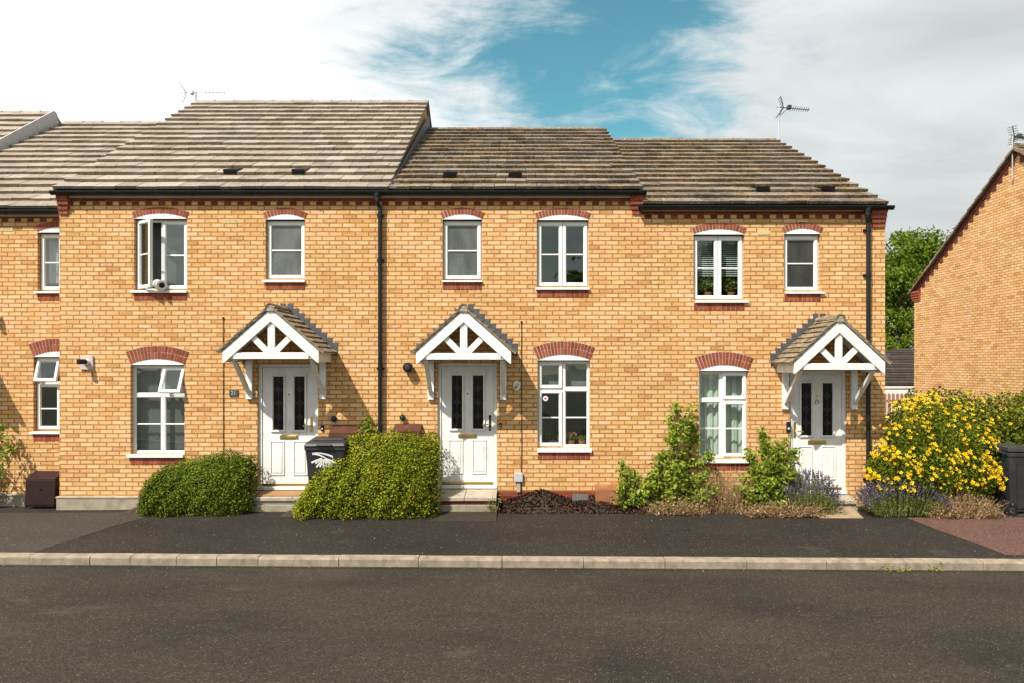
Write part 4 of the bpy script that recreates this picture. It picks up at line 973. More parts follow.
# ------------------------------------------------------------------ fittings on the walls (things)
def meter_box(cx, w, zb, zt, dep, m, label, tilt=0.0, y=0.0):
    t = thing('meter_box', (cx, y, zb), label, 'meter box', 'plastic meter boxes on the house fronts')
    b = MB(); y1 = y - 0.004
    b.prism([(0, 0)], 0, 0) if False else None
    hh = zt - zb
    pr = [(y1, zb), (y1 - dep, zb), (y1 - dep * 0.92, zb + hh * 0.80), (y1 - dep * 0.55, zb + hh * 0.93), (y1, zb + hh)]
    o = len(b.v); n_ = len(pr); x0, x1 = cx - w / 2, cx + w / 2
    b.v += [(x0, a, z) for a, z in pr] + [(x1, a, z) for a, z in pr]
    b.f.append(tuple(o + i for i in range(n_))); b.f.append(tuple(o + n_ + i for i in reversed(range(n_)))); b.mi += [0, 0]
    for i in range(n_):
        j = (i + 1) % n_; b.f.append((o + i, o + n_ + i, o + n_ + j, o + j)[::-1]); b.mi.append(0)
    b.build('body', m, t, 0.008)
    l = MB(); l.hexa([(x0 - 0.012, y1 - dep - 0.012, zb + hh * 0.06), (x1 + 0.012, y1 - dep - 0.012, zb + hh * 0.06), (x1 + 0.012, y1 - dep + 0.01, zb + hh * 0.06), (x0 - 0.012, y1 - dep + 0.01, zb + hh * 0.06),
                     (x0 - 0.012, y1 - dep * 0.92 - 0.014, zb + hh * 0.82), (x1 + 0.012, y1 - dep * 0.92 - 0.014, zb + hh * 0.82), (x1 + 0.012, y1 - dep * 0.92 + 0.01, zb + hh * 0.84), (x0 - 0.012, y1 - dep * 0.92 + 0.01, zb + hh * 0.84)])
    l.hexa([(x0 - 0.012, y1 - dep * 0.92 - 0.014, zb + hh * 0.82), (x1 + 0.012, y1 - dep * 0.92 - 0.014, zb + hh * 0.82), (x1 + 0.012, y1, zb + hh * 1.0), (x0 - 0.012, y1, zb + hh * 1.0),
            (x0 - 0.012, y1 - dep * 0.92 - 0.014, zb + hh * 0.86), (x1 + 0.012, y1 - dep * 0.92 - 0.014, zb + hh * 0.86), (x1 + 0.012, y1, zb + hh * 1.04), (x0 - 0.012, y1, zb + hh * 1.04)])
    l.build('lid', m, t, 0.006)
    k = MB(); k.lathe((cx, y1 - dep * 0.96 - 0.010, zb + hh * 0.55), (0, -1, 0), [(0, 0.022), (0.012, 0.022), (0.014, 0.012)], 10); k.build('latch', m, t)
    return t
meter_box(X(42, Y0 - 0.2), 0.46, 0.03, Z(473, Y0 - 0.1), 0.24, DKBROWNPL, 'very dark brown meter box standing on the ground under the set-back house window', y=Y0)
meter_box(X(349), 0.53, 0.78, Z(426.5), 0.17, BROWNPL, 'reddish brown meter box on the wall behind the lidded bin with white emblem')
meter_box(X(408.5), 0.42, 0.78, Z(425), 0.17, BROWNPL, 'reddish brown meter box between the large shrub and the middle front door')
mb4 = meter_box(X(610, -0.1), 0.47, 0.10, Z(485.5, -0.05), 0.22, ORANGEPL, 'sun-faded orange brown meter box sunk in the bark mulch')

def flue(px, py, r, label, dep, y=0.0):
    t = thing('wall_vent', (X(px, y - 0.1), y, Z(py, y - 0.1)), label, 'vent', 'black round outlets on the brick walls')
    x, z = X(px, y - dep * 0.6), Z(py, y - dep * 0.6)
    m = MB(); m.lathe((x, y + 0.0, z), (0, -1, 0), [(0, r * 0.8), (dep * 0.3, r * 0.8), (dep * 0.32, r), (dep, r), (dep + 0.003, r * 0.7)], 20); m.build('collar', BLACK, t)
    k = MB(); k.lathe((x, y - dep - 0.002, z), (0, -1, 0), [(0, r * 0.62), (0.014, r * 0.55), (0.018, r * 0.3)], 16); k.build('cap', DARKPL, t)
flue(408, 367.5, 0.078, 'large black round flue outlet on the wall left of the middle porch', 0.13)
flue(334, 419, 0.048, 'small black round vent on the shaded wall above the bin', 0.07)
flue(402.5, 417.5, 0.045, 'small black round vent above the brown meter box by the middle door', 0.07)

def bell(px, py, w, h, label, y=0.0):
    t = thing('door_bell', (X(px, y), y, Z(py, y)), label, 'doorbell', 'door bells beside the front doors'); x, z = X(px, y), Z(py, y)
    m = MB(); m.box(x - w, x + w, y - 0.022, y - 0.001, z - h, z + h); m.build('case', BLACK, t, 0.006)
    k = MB(); k.lathe((x, y - 0.022, z - h * 0.3), (0, -1, 0), [(0, w * 0.6), (0.005, w * 0.55), (0.007, w * 0.3)], 12); k.build('button', GREYPL, t)
bell(322.5, 428, 0.025, 0.045, 'small black door bell between the left front door and the bin')
bell(500.5, 425, 0.02, 0.035, 'small black door bell right of the middle front door')
bell(788.3, 427, 0.036, 0.085, 'tall black door bell left of the number 17 door')

# number plaque
t = thing('house_number_plaque', (X(234), 0, Z(393)), 'small slate house number plaque reading 21 left of the left front door', 'plaque')
m = MB(); x, z = X(234), Z(393); m.box(x - 0.072, x + 0.072, -0.02, -0.002, z - 0.052, z + 0.052); m.build('slate', simple('dark_slate', (0.05, 0.055, 0.05), 0.5, 0.2, 20), t, 0.004)
text_mesh('21', 0.082, simple('worn_white_numerals', (0.45, 0.45, 0.43), 0.6), 'numerals', t, (x, -0.022, z))
# oval plaque
t = thing('oval_plaque', (X(516.8), 0, Z(385.7)), 'white oval ceramic plaque with painted flowers right of the middle front door', 'plaque'); x, z = X(516.8), Z(385.7)
m = MB(); m.prism([(x + 0.058 * math.cos(a), z + 0.08 * math.sin(a)) for a in [2 * math.pi * k / 28 for k in range(28)]], -0.014, -0.002); m.build('plate', simple('glazed_ceramic', (0.72, 0.71, 0.70), 0.15, 0.05), t, 0.004)
m = MB()
for k in range(7):
    a = k * 0.9; px_, pz_ = x - 0.012 + 0.022 * math.cos(a), z - 0.022 + 0.018 * math.sin(a)
    m.prism([(px_ + 0.012 * math.cos(q), pz_ + 0.010 * math.sin(q)) for q in [2 * math.pi * j / 7 for j in range(7)]], -0.0165 - 0.0004 * k, -0.0145, k % 3)
m.prism([(x + 0.02 + 0.02 * math.cos(q), z + 0.022 + 0.02 * math.sin(q)) for q in [2 * math.pi * j / 9 for j in range(9)]], -0.0165, -0.0145, 3)
m.build('painted_flowers', [simple('flower_yellow', (0.45, 0.35, 0.06)), simple('flower_green', (0.06, 0.10, 0.04)), simple('flower_dark', (0.05, 0.05, 0.06)), simple('flower_grey', (0.35, 0.35, 0.37))], t)

# security cameras
def seccam(px, py, label, y=0.0, plate=True):
    t = thing('security_camera', (X(px, y), y, Z(py, y)), label, 'security camera', 'security cameras on the walls'); x, z = X(px, y), Z(py, y)
    if plate:
        m = MB(); m.box(x - 0.105, x + 0.105, y - 0.03, y - 0.001, z - 0.11, z + 0.115); m.build('mounting_plate', simple('beige_plate', (0.50, 0.42, 0.38), 0.5), t, 0.006)
    y0 = y - (0.03 if plate else 0.0)
    m = MB(); m.lathe((x + 0.01, y0, z + 0.01), (0, -1, 0), [(0, 0.05), (0.03, 0.05), (0.05, 0.035), (0.07, 0.02)], 16); m.build('bracket', WHITE, t)
    m = MB(); d = Vector((-0.50, -0.85, -0.02)).normalized(); c = Vector((x + 0.015, y0 - 0.07, z + 0.02))
    m.lathe(c - d * 0.03, d, [(0, 0.03), (0.01, 0.040), (0.10, 0.042), (0.13, 0.044), (0.133, 0.03)], 16); m.build('camera_body', BLACK, t)
seccam(87.5, 363, 'black security camera on a square beige plate left of the lower left window')
seccam(-2, 318, 'small dark camera on the wall at the left photo edge', Y0, False)

# cables and the grey cable box
def cable(px0, py0, py1, label, r=0.0055):
    x0 = X(px0); m = MB(); pts = []
    rr = random.Random(int(px0))
    for k in range(13):
        t_ = k / 12; pts.append((x0 + rr.uniform(-0.004, 0.004), -0.012, Z(py0 + (py1 - py0) * t_)))
    m.tube(pts, r, 6); m.lathe((x0, -0.002, Z(py0)), (0, -1, 0), [(0, 0.018), (0.015, 0.018), (0.018, 0.01)], 8)
    tag(m.build('cable', BLACK), label, 'cable', 'black cables clipped down the house fronts')
cable(521.5, 322, 497, 'black cable running down the wall to the grey box right of the middle door')
cable(223.5, 318, 455, 'thin black cable on the wall left of the left porch')
t = thing('cable_box', (X(518.5), 0, Z(488)), 'small grey cable junction box low on the wall above the mulch', 'junction box'); x = X(518.5)
m = MB(); m.box(x - 0.068, x + 0.068, -0.055, -0.018, Z(481.5), Z(472.5)); m.build('cover', GREYPL, t, 0.008)
m = MB(); m.box(x - 0.03, x + 0.03, -0.03, -0.003, Z(492), Z(481.7)); m.build('conduit', CONC, t, 0.004)

# ------------------------------------------------------------------ aerials
def yagi(base_, h, boom, bdir, label, n_el=10, el=0.075, extra=None, mastmat=STEEL, splay=True, back=0.05, bm=None):
    t = thing('tv_aerial', base_, label, 'aerial', 'television aerials on the roofs'); b = Vector(base_)
    m = MB(); m.tube([b, b + Vector((0, 0, h))], 0.017, 8); m.build('mast', mastmat, t)
    d = Vector(bdir).normalized(); c = b + Vector((0, 0, h - 0.03)); s = d.cross(Vector((0, 0, 1))).normalized(); up = s.cross(d)
    m = MB(); m.bar(c - d * back, c + d * boom, 0.016, 0.016)
    for k in range(n_el):
        q = c + d * (0.22 + (boom - 0.25) * k / (n_el - 1)); l_ = el * (1 - 0.35 * k / n_el)
        if splay:
            for a in (-1, 1):
                m.tube([q - s * l_ + up * 0.03 * a, q, q + s * l_ + up * 0.03 * a], 0.006, 5)
        else: m.tube([q - s * l_, q + s * l_], 0.006, 5)
    m.build('boom', bm or ALU, t)
    m = MB(); q = c + d * (0.15 - back)
    for a in (-1, 1):
        for k in range(4): m.bar(q - d * (0.04 + 0.05 * k * 0.5) - s * 0.11 + up * a * (0.05 + 0.055 * k), q - d * (0.04 + 0.05 * k * 0.5) + s * 0.11 + up * a * (0.05 + 0.055 * k), 0.012, 0.012)
        m.bar(q, q - d * 0.09 + up * a * 0.24, 0.016, 0.016); m.bar(c - Vector((0, 0, 0.22)), q + d * 0.1, 0.012, 0.012)
    m.box(q.x - 0.03 + d.x * 0.12, q.x + 0.05 + d.x * 0.12, q.y - 0.05, q.y + 0.05, q.z - 0.03, q.z + 0.05)
    m.build('reflector', bm or ALU, t)
yb = 4.75
yagi((X(779, yb), yb, 7.57), Z(106, yb) - 7.57, 0.68, (0.93, -0.12, -0.13), 'dark aerial with long boom on a white pole at the terrace ridge end')
yagi((X(196, 5.2), 5.2, 8.3), Z(91.5, 5.2) - 8.3, 0.66, (0.96, 0.25, 0.10), 'faint thin aerial behind the ridge of the tall pale roof', 6, 0.10, splay=False, back=0.36, bm=STEEL)
ya_ = yRd + 0.0
tA = XR - 0.06
yagi((tA, ya_ + 0.1, zRd - 0.75), Z(133, ya_) - zRd + 0.75, 0.75, (0.85, 0.5, 0.05), 'aerial on a pale pole fixed to the detached house gable', 8, 0.14, splay=True)

# ------------------------------------------------------------------ steps, mats, bark bed
def step(root, x0, x1, z1, z0, dep, name='doorstep', brick=True, slabs=2, zb=-0.1):
    m = MB(); w = (x1 - x0) / slabs
    for k in range(slabs):
        m.hexa([(x0 + k * w + 0.003, -dep, z0 - 0.055), (x0 + (k + 1) * w - 0.003, -dep, z0 - 0.055), (x0 + (k + 1) * w - 0.003, -0.022, z1 - 0.055), (x0 + k * w + 0.003, -0.022, z1 - 0.055),
                (x0 + k * w + 0.003, -dep, z0), (x0 + (k + 1) * w - 0.003, -dep, z0), (x0 + (k + 1) * w - 0.003, -0.022, z1), (x0 + k * w + 0.003, -0.022, z1)], 0)
    m.box(x0 + 0.03, x1 - 0.03, -dep + 0.03, -0.022, z0 - 0.115, z0 - 0.057, 1); m.box(x0 + 0.01, x1 - 0.01, -dep + 0.005, -0.022, zb, z0 - 0.117, 2)
    return m.build(name, [CONC, VRED if brick else CONC, PLINTH], root, 0.006)
step(h2, X(436), X(497.5), Z(489), Z(489) - 0.045, 0.50)
step(h1, X(257), X(322), Z(490.5), Z(490.5) - 0.04, 0.40, brick=False, slabs=1)
step(h3, X(789), X(848), Z(494.5), Z(494.5) - 0.03, 0.36, brick=False, slabs=1)
# sloping apron in front of the middle step and paved path to number 17
m = MB(); x0, x1 = X(433, -0.6), X(497, -0.6)
m.hexa([(x0, -1.0, -0.1), (x1, -1.0, -0.1), (x1, -0.49, -0.1), (x0, -0.49, -0.1), (x0, -1.0, gz(x0, -1.0) + 0.004), (x1, -1.0, gz(x1, -1) + 0.004), (x1, -0.49, 0.075), (x0, -0.49, 0.075)])
o = m.build('path', asphalt('worn_apron', (0.030, 0.026, 0.021), 0.4)); o['kind'] = 'structure'
m = MB(); x0, x1 = X(810, -0.4), X(862, -0.7)
for k in range(2):
    ya, ybk = -0.37 - 0.20 * (k + 1) + 0.004, -0.37 - 0.20 * k
    za_, zb_ = 0.13 - 0.05 * (k + 1), 0.13 - 0.05 * k + 0.0
    for j in range(2):
        a, b = x0 + j * (x1 - x0) / 2 + 0.003, x0 + (j + 1) * (x1 - x0) / 2 - 0.003
        m.hexa([(a, ya, -0.1), (b, ya, -0.1), (b, ybk, -0.1), (a, ybk, -0.1), (a, ya, za_), (b, ya, za_), (b, ybk, zb_), (a, ybk, zb_)])
o = m.build('paved_path', simple('sandy_paving', (0.25, 0.18, 0.105), 0.9, 0.2, 6, bumps=0.3, dirt=(0.2, 0.14, 0.08), dirt_amt=0.5)); o['kind'] = 'structure'
m = MB(); x0, x1 = X(259, -0.15), X(303, -0.15); zt = Z(490.5) - 0.012
m.hexa([(x0, -0.34, zt - 0.018), (x1, -0.34, zt - 0.018), (x1 + 0.03, -0.06, zt + 0.006), (x0 + 0.0, -0.06, zt + 0.006), (x0, -0.34, zt - 0.004), (x1, -0.34, zt - 0.004), (x1 + 0.03, -0.06, zt + 0.020), (x0, -0.06, zt + 0.020)])
tag(m.build('doormat', MAT, None, 0.004), 'brown coir doormat on the step of the left front door', 'doormat')

def soil_bed(name, px0, px1, yfront, ht, mat, kind='structure'):
    m = bpy.data.meshes.new(name); x0, x1 = X(px0), X(px1); nx, ny = 60, 10; v = []
    for j in range(ny + 1):
        for i in range(nx + 1):
            t_ = j / ny; x = x0 + (x1 - x0) * i / nx; y = yfront * (1 - t_) + 0.01 * t_
            e = min(1.0, min(i, nx - i) / 5.0)
            zz = gz(x, y) + 0.002 + ht * math.sin(t_ * math.pi * 0.5) * (0.75 + 0.5 * math.sin(x * 4.7) * math.sin(x * 1.9 + 1)) * (0.3 + 0.7 * e) + random.uniform(-0.006, 0.01) * (1 if j else 0)
            v.append((x, y + (random.uniform(-0.012, 0.012) if j == 0 else 0), zz))
    f = [(j * (nx + 1) + i, j * (nx + 1) + i + 1, (j + 1) * (nx + 1) + i + 1, (j + 1) * (nx + 1) + i) for j in range(ny) for i in range(nx)]
    m.from_pydata(v, [], f); m.materials.append(mat); m.update(); o = bpy.data.objects.new(name, m); C.objects.link(o); o['kind'] = kind; return v
bed = soil_bed('flower_bed_soil', 498, 645, -0.50, 0.20, SOIL)
soil_bed('flower_bed_soil', 640, 790, -0.55, 0.12, SOIL); soil_bed('flower_bed_soil', 862, 1005, -0.62, 0.10, SOIL)
soil_bed('flower_bed_soil', 136, 262, -0.55, 0.06, SOIL); soil_bed('flower_bed_soil', 296, 440, -0.75, 0.06, SOIL)
bv = np.array(bed); n = 3200; idx = RNG.integers(0, len(bv), n)
ct = bv[idx] + np.c_[RNG.uniform(-0.03, 0.03, n), RNG.uniform(-0.025, 0.025, n), RNG.uniform(0.0, 0.022, n)]
nr = rand_unit(n); nr[:, 2] = np.abs(nr[:, 2]) + 0.4; nr /= np.linalg.norm(nr, axis=1)[:, None]
o = quads_mesh('bark_mulch', leaf_arrays(ct, nr, RNG.uniform(0.025, 0.065, n), 0.42, 0.25), BARK); tag(o, 'dark brown bark chips heaped along the wall right of the middle step', 'mulch', kind='stuff')
m = MB(); p = Vector((X(581, -0.12), -0.10, 0.12)); m.hexa([(p.x - 0.15, -0.16, 0.1), (p.x + 0.15, -0.16, 0.1), (p.x + 0.15, -0.03, 0.1), (p.x - 0.15, -0.03, 0.1), (p.x - 0.14, -0.15, 0.19), (p.x + 0.12, -0.14, 0.20), (p.x + 0.13, -0.02, 0.26), (p.x - 0.13, -0.02, 0.27)])
tag(m.build('stone_slab', simple('grey_slate', (0.06, 0.058, 0.055), 0.7, 0.2, 12), None, 0.01), 'grey stone slab half buried in the mulch beside the orange brown box', 'stone')
for pxy, r_, lab in (((668, 530.2), 0.06, 'small round dark stopcock cover in the pavement, left of a pair'), ((684, 529.2), 0.075, 'small round dark stopcock cover in the pavement, right of a pair')):
    p = G(*pxy); m = MB(); m.lathe((p.x, p.y, p.z), (0, 0, 1), [(0, r_), (0.005, r_), (0.006, r_ * 0.86), (0.004, r_ * 0.84), (0.005, r_ * 0.5)], 18)
    tag(m.build('stopcock_cover', simple('cast_iron', (0.010, 0.0095, 0.009), 0.7, 0.2, 30)), lab, 'cover', 'stopcock covers in the pavement')

# ------------------------------------------------------------------ wheelie bins
def wheelie_bin(loc, rot, label, emblem=False):
    """two-wheeled refuse bin, front towards local -y"""
    t = thing('wheelie_bin', loc, label, 'bin', 'black wheelie bins'); M = Matrix.Translation(Vector(loc)) @ Matrix.Rotation(rot, 4, 'Z')
    def T(mb): mb.v = [tuple(M @ Vector(p)) for p in mb.v]; return mb
    b = MB()
    def ring(z, w, f, k): return [(-w, -f, z), (w, -f, z), (w, k, z), (-w, k, z)]
    r0, r1, r2 = ring(0.07, 0.235, 0.24, 0.22), ring(0.93, 0.285, 0.35, 0.29), ring(0.985, 0.30, 0.365, 0.30)
    b.hexa(r0 + r1); b.hexa(ring(0.93, 0.30, 0.365, 0.30) + r2)
    b.box(-0.19, 0.19, -0.275, -0.25, 0.16, 0.60)     # front rib panel
    for s in (-1, 1):
        b.hexa([(s * 0.245, -0.12, 0.12), (s * 0.25, -0.12, 0.12), (s * 0.25, 0.12, 0.12), (s * 0.245, 0.12, 0.12), (s * 0.280, -0.14, 0.82), (s * 0.292, -0.14, 0.82), (s * 0.292, 0.16, 0.82), (s * 0.280, 0.16, 0.82)])
        b.box(s * 0.12, s * 0.235, 0.19, 0.30, 0.03, 0.24)   # axle housings
    b.box(-0.23, 0.23, -0.23, -0.15, 0.0, 0.075)
    T(b).build('body', DARKPL, t, 0.018)
    l = MB(); l.hexa([(-0.31, -0.385, 0.985), (0.31, -0.385, 0.985), (0.31, 0.31, 1.0), (-0.31, 0.31, 1.0), (-0.295, -0.36, 1.035), (0.295, -0.36, 1.035), (0.295, 0.30, 1.075), (-0.295, 0.30, 1.075)])
    l.box(-0.24, 0.24, -0.10, 0.20, 1.045, 1.078); l.box(-0.12, 0.12, -0.415, -0.37, 0.99, 1.022)
    T(l).build('lid', DARKPL, t, 0.014)
    h = MB(); h.tube([(-0.25, 0.30, 0.97), (-0.25, 0.385, 0.99), (0.25, 0.385, 0.99), (0.25, 0.30, 0.97)], 0.016, 8)
    for s in (-1, 1): h.lathe((s * 0.12, 0.345, 1.0), (s, 0, 0), [(0, 0.028), (0.07, 0.028)], 10)
    T(h).build('handle', DARKPL, t)
    for s in (-1, 1):
        w = MB(); w.lathe((s * 0.24, 0.235, 0.10), (s, 0, 0), [(0, 0.075), (0.004, 0.10), (0.045, 0.10), (0.05, 0.075), (0.042, 0.06)], 20); wo = T(w).build('wheel', BLACK, t)
        k = MB(); k.lathe((s * 0.283, 0.235, 0.10), (s, 0, 0), [(0, 0.055), (0.006, 0.05), (0.008, 0.02), (0.016, 0.018)], 14); T(k).build('hub', DARKPL, wo)
    if emblem:   # white printed emblem on the front: two sweeping arcs over a fan of strokes
        g = MB(); EM = simple('white_print', (0.62, 0.62, 0.62), 0.5)
        def fy(z): return -0.24 - (z - 0.07) * (0.11 / 0.86) - 0.006
        def strip(pts, w0, w1):
            for i in range(len(pts) - 1):
                (xa, za), (xb, zb) = pts[i], pts[i + 1]; t0 = w0 + (w1 - w0) * i / (len(pts) - 1); t1 = w0 + (w1 - w0) * (i + 1) / (len(pts) - 1)
                g.face([(xa, fy(za), za - t0), (xb, fy(zb), zb - t1), (xb, fy(zb), zb + t1), (xa, fy(za), za + t0)])
        strip([(-0.185 + 0.032 * k, 0.875 - 0.0019 * k * k) for k in range(10)], 0.016, 0.006)
        strip([(-0.15 + 0.03 * k, 0.89 - 0.0008 * k * k) for k in range(10)], 0.006, 0.014)
        rr = random.Random(2)
        for k in range(9):
            a = R(205 + 16 * k); cx_, cz_ = -0.02, 0.82
            x2, z2 = cx_ + math.cos(a) * rr.uniform(0.16, 0.20), cz_ + math.sin(a) * rr.uniform(0.14, 0.2); x1_, z1_ = cx_ + math.cos(a) * 0.03, cz_ + math.sin(a) * 0.03
            dx_, dz_ = -math.sin(a) * 0.018, math.cos(a) * 0.018
            g.face([(x1_ - dx_ * 0.4, fy(z1_), z1_ - dz_ * 0.4), (x2 - dx_, fy(z2), z2 - dz_), (x2 + dx_ * 0.6, fy(z2 + 0.01), z2 + dz_ * 0.6), (x1_ + dx_ * 0.4, fy(z1_), z1_ + dz_ * 0.4)])
            strip([(x2 * 0.75 - 0.02, z2 + 0.035 * k % 0.05), (x2 * 0.75 + 0.02, z2 + 0.05)], 0.005, 0.006)
        T(g).build('emblem', EM, t)
    return t
wheelie_bin((X(330.5, -0.38), -0.41, 0.13), R(3), 'black wheelie bin with white emblem between the left front door and the rounded shrub', True)
wheelie_bin((X(1016, -0.5) + 0.10, -0.32, gz(8, -0.3) - 0.03), R(90), 'plain charcoal wheelie bin beside the yellow flowering bush at the right edge')

# ------------------------------------------------------------------ behind the windows
def room_item(name, mat, x0, x1, z0, z1, y, label, cat, waves=0, amp=0.03, group=None):
    m = MB(); K = max(2, int((x1 - x0) / 0.012)) if waves else 1
    rr = random.Random(int(abs(x0 * 100))); ph = [rr.uniform(0, 6) for _ in range(3)]
    def yy(x): return y + amp * (math.sin((x - x0) * waves * 6.28 + ph[0]) + 0.5 * math.sin((x - x0) * waves * 11 + ph[1])) if waves else y
    for k in range(K):
        a, b = x0 + (x1 - x0) * k / K, x0 + (x1 - x0) * (k + 1) / K
        m.hexa([(a, yy(a), z0), (b, yy(b), z0), (b, yy(b) + 0.004, z0), (a, yy(a) + 0.004, z0), (a, yy(a), z1), (b, yy(b), z1), (b, yy(b) + 0.004, z1), (a, yy(a) + 0.004, z1)])
    return tag(m.build(name, mat), label, cat, group)
YW = 0.21
GC = 'curtains and blinds behind the windows'
room_item('curtain', CURTAIN, X(699), X(724), Z(459), Z(372), YW, 'pale grey green curtain left half in the lower right window', 'curtain', 9, 0.02, GC)
room_item('curtain', CURTAIN, X(722), X(749), Z(459), Z(372), YW + 0.03, 'pale grey green curtain right half in the lower right window', 'curtain', 7, 0.022, GC)
def vblind(px0, px1, py0, py1, label, y=YW, mat=BLIND, w=0.089, ang=25):
    m = MB(); x = X(px0)
    while x < X(px1):
        c = math.cos(R(ang)) * w / 2; s = math.sin(R(ang)) * w / 2
        m.hexa([(x - c, y - s, Z(py1)), (x + c, y + s, Z(py1)), (x + c, y + s + 0.003, Z(py1)), (x - c, y - s + 0.003, Z(py1)), (x - c, y - s, Z(py0)), (x + c, y + s, Z(py0)), (x + c, y + s + 0.003, Z(py0)), (x - c, y - s + 0.003, Z(py0))])
        x += 0.082
    return tag(m.build('vertical_blind', mat), label, 'blind', GC)
vblind(131, 184, 366, 454, 'grey vertical blind in the lower left window with the open top light', mat=simple('grey_slat_blind', (0.13, 0.13, 0.128), 0.8, 0.12, 6), ang=14)
vblind(136, 187, 219, 290, 'dark vertical blind in the open upstairs window', YW + 0.08)
m = MB(); z = Z(236)
while z > Z(274):
    m.hexa([(X(695), YW - 0.01, z - 0.012), (X(744), YW - 0.01, z - 0.012), (X(744), YW + 0.012, z), (X(695), YW + 0.012, z), (X(695), YW - 0.01, z - 0.010), (X(744), YW - 0.01, z - 0.010), (X(744), YW + 0.012, z + 0.002), (X(695), YW + 0.012, z + 0.002)]); z -= 0.034
tag(m.build('slatted_blind', PALEBLIND), 'pale slatted blind half lowered in the right upstairs double window', 'blind', GC)
m = MB(); m.box(X(538), X(590), YW, YW + 0.006, Z(387), Z(362)); tag(m.build('roller_blind', simple('grey_roller', (0.17, 0.18, 0.165), 0.8, 0.25, 5)), 'grey roller blind behind the upper lights of the middle lower window', 'blind', GC)
room_item('net_curtain', NET, X(38, Y0 + 0.2), X(60, Y0 + 0.2), Z(282, Y0), Z(233, Y0), Y0 + YW, 'pale net curtain in the upstairs window of the set-back house', 'curtain', 8, 0.015, GC)
def potted(px, pyb, w, h, y, label, n=260, mat=None, flower=None):
    z0 = Z(pyb, y); x = X(px, y); t = thing('potted_plant', (x, y, z0), label, 'houseplant', 'houseplants on the window sills')
    m = MB(); m.lathe((x, y, z0), (0, 0, 1), [(0, 0.045), (0.08, 0.06), (0.085, 0.066), (0.10, 0.066), (0.10, 0.05)], 14); m.build('pot', TERRA, t)
    c = np.array([x, y, z0 + 0.10 + h * 0.45]) + rand_unit(n) * RNG.uniform(0.2, 1.0, n)[:, None] * np.array([w, 0.07, h * 0.5])
    quads_mesh('leaves', leaf_arrays(c, rand_unit(n), RNG.uniform(0.03, 0.06, n), 0.5), mat or SHRUB_LEAF, t)
    if flower:
        k = 26; c = np.array([x, y - 0.03, z0 + 0.10 + h * 0.5]) + rand_unit(k) * np.array([w, 0.05, h * 0.5])
        quads_mesh('blossom', leaf_arrays(c, rand_unit(k), 0.035, 0.9), flower, t)
PINK = leaf_mat('pink_petals', [(0, (0.35, 0.05, 0.14)), (1, (0.5, 0.16, 0.22))], 0.2)
def inner_sill(px0, px1, pyb, y=0.0):
    m = MB(); m.box(X(px0), X(px1), 0.125, 0.30, Z(pyb) - 0.03, Z(pyb)); m.build('inner_sill', WHITE, h2 if px0 < 640 else h3)
inner_sill(538, 590, 447); inner_sill(695, 745, 299)
potted(553, 446.5, 0.13, 0.13, 0.20, 'low green pot plant at the left of the middle lower window sill', 200)
potted(571, 446.5, 0.10, 0.14, 0.20, 'pot plant with pink flowers on the middle lower window sill', 160, flower=PINK)
potted(582, 446.5, 0.09, 0.10, 0.20, 'small pot plant at the right end of the middle lower window sill', 140)
potted(708, 298.5, 0.17, 0.30, 0.21, 'bushy pot plant in the left half of the right upstairs double window', 300, LAV_LEAF)
potted(731, 298.5, 0.16, 0.28, 0.22, 'trailing pot plant in the right half of the right upstairs double window', 260, LAV_LEAF)
# round sticker on the middle lower window
t = thing('window_sticker', (X(545.5), 0.05, Z(398.5)), 'round white and red sticker on the middle lower window pane', 'sticker'); x, z = X(545.5, 0.06), Z(398.5, 0.06)
ci = lambda r_: [(x + r_ * math.cos(a), z + r_ * math.sin(a)) for a in [2 * math.pi * k / 20 for k in range(20)]]
m = MB(); m.prism(ci(0.042), 0.0605, 0.062); m.build('disc', WHITE, t)
m = MB(); RED = simple('red_print', (0.5, 0.03, 0.03), 0.5); m.box(x - 0.025, x + 0.025, 0.0595, 0.0604, z - 0.007, z + 0.007); m.box(x - 0.007, x + 0.007, 0.0590, 0.0594, z - 0.025, z + 0.025); m.build('cross', RED, t)
# white hose laid out of the open window
t = thing('vent_hose', (X(158), 0.0, Z(287)), 'white ribbed hose end lying on the sill of the open upstairs window', 'hose')
m = MB(); p0 = Vector((X(154), 0.10, Z(283))); d = Vector((0.17, -0.20, -0.045)).normalized()
for k in range(9): m.lathe(p0 + d * 0.028 * k, d, [(0, 0.064), (0.010, 0.074), (0.018, 0.074), (0.026, 0.064)], 18)
m.build('ribbed_hose', WHITE, t)
m = MB(); e_ = p0 + d * 0.254; m.lathe(e_, d, [(0, 0.082), (0.05, 0.082), (0.052, 0.07), (0.048, 0.05)], 20); m.build('hose_collar', WHITE, t)
m = MB(); m.lathe(e_ + d * 0.052, d, [(0, 0.045), (0.001, 0.04)], 16); m.build('hose_mouth', BLACK, t)

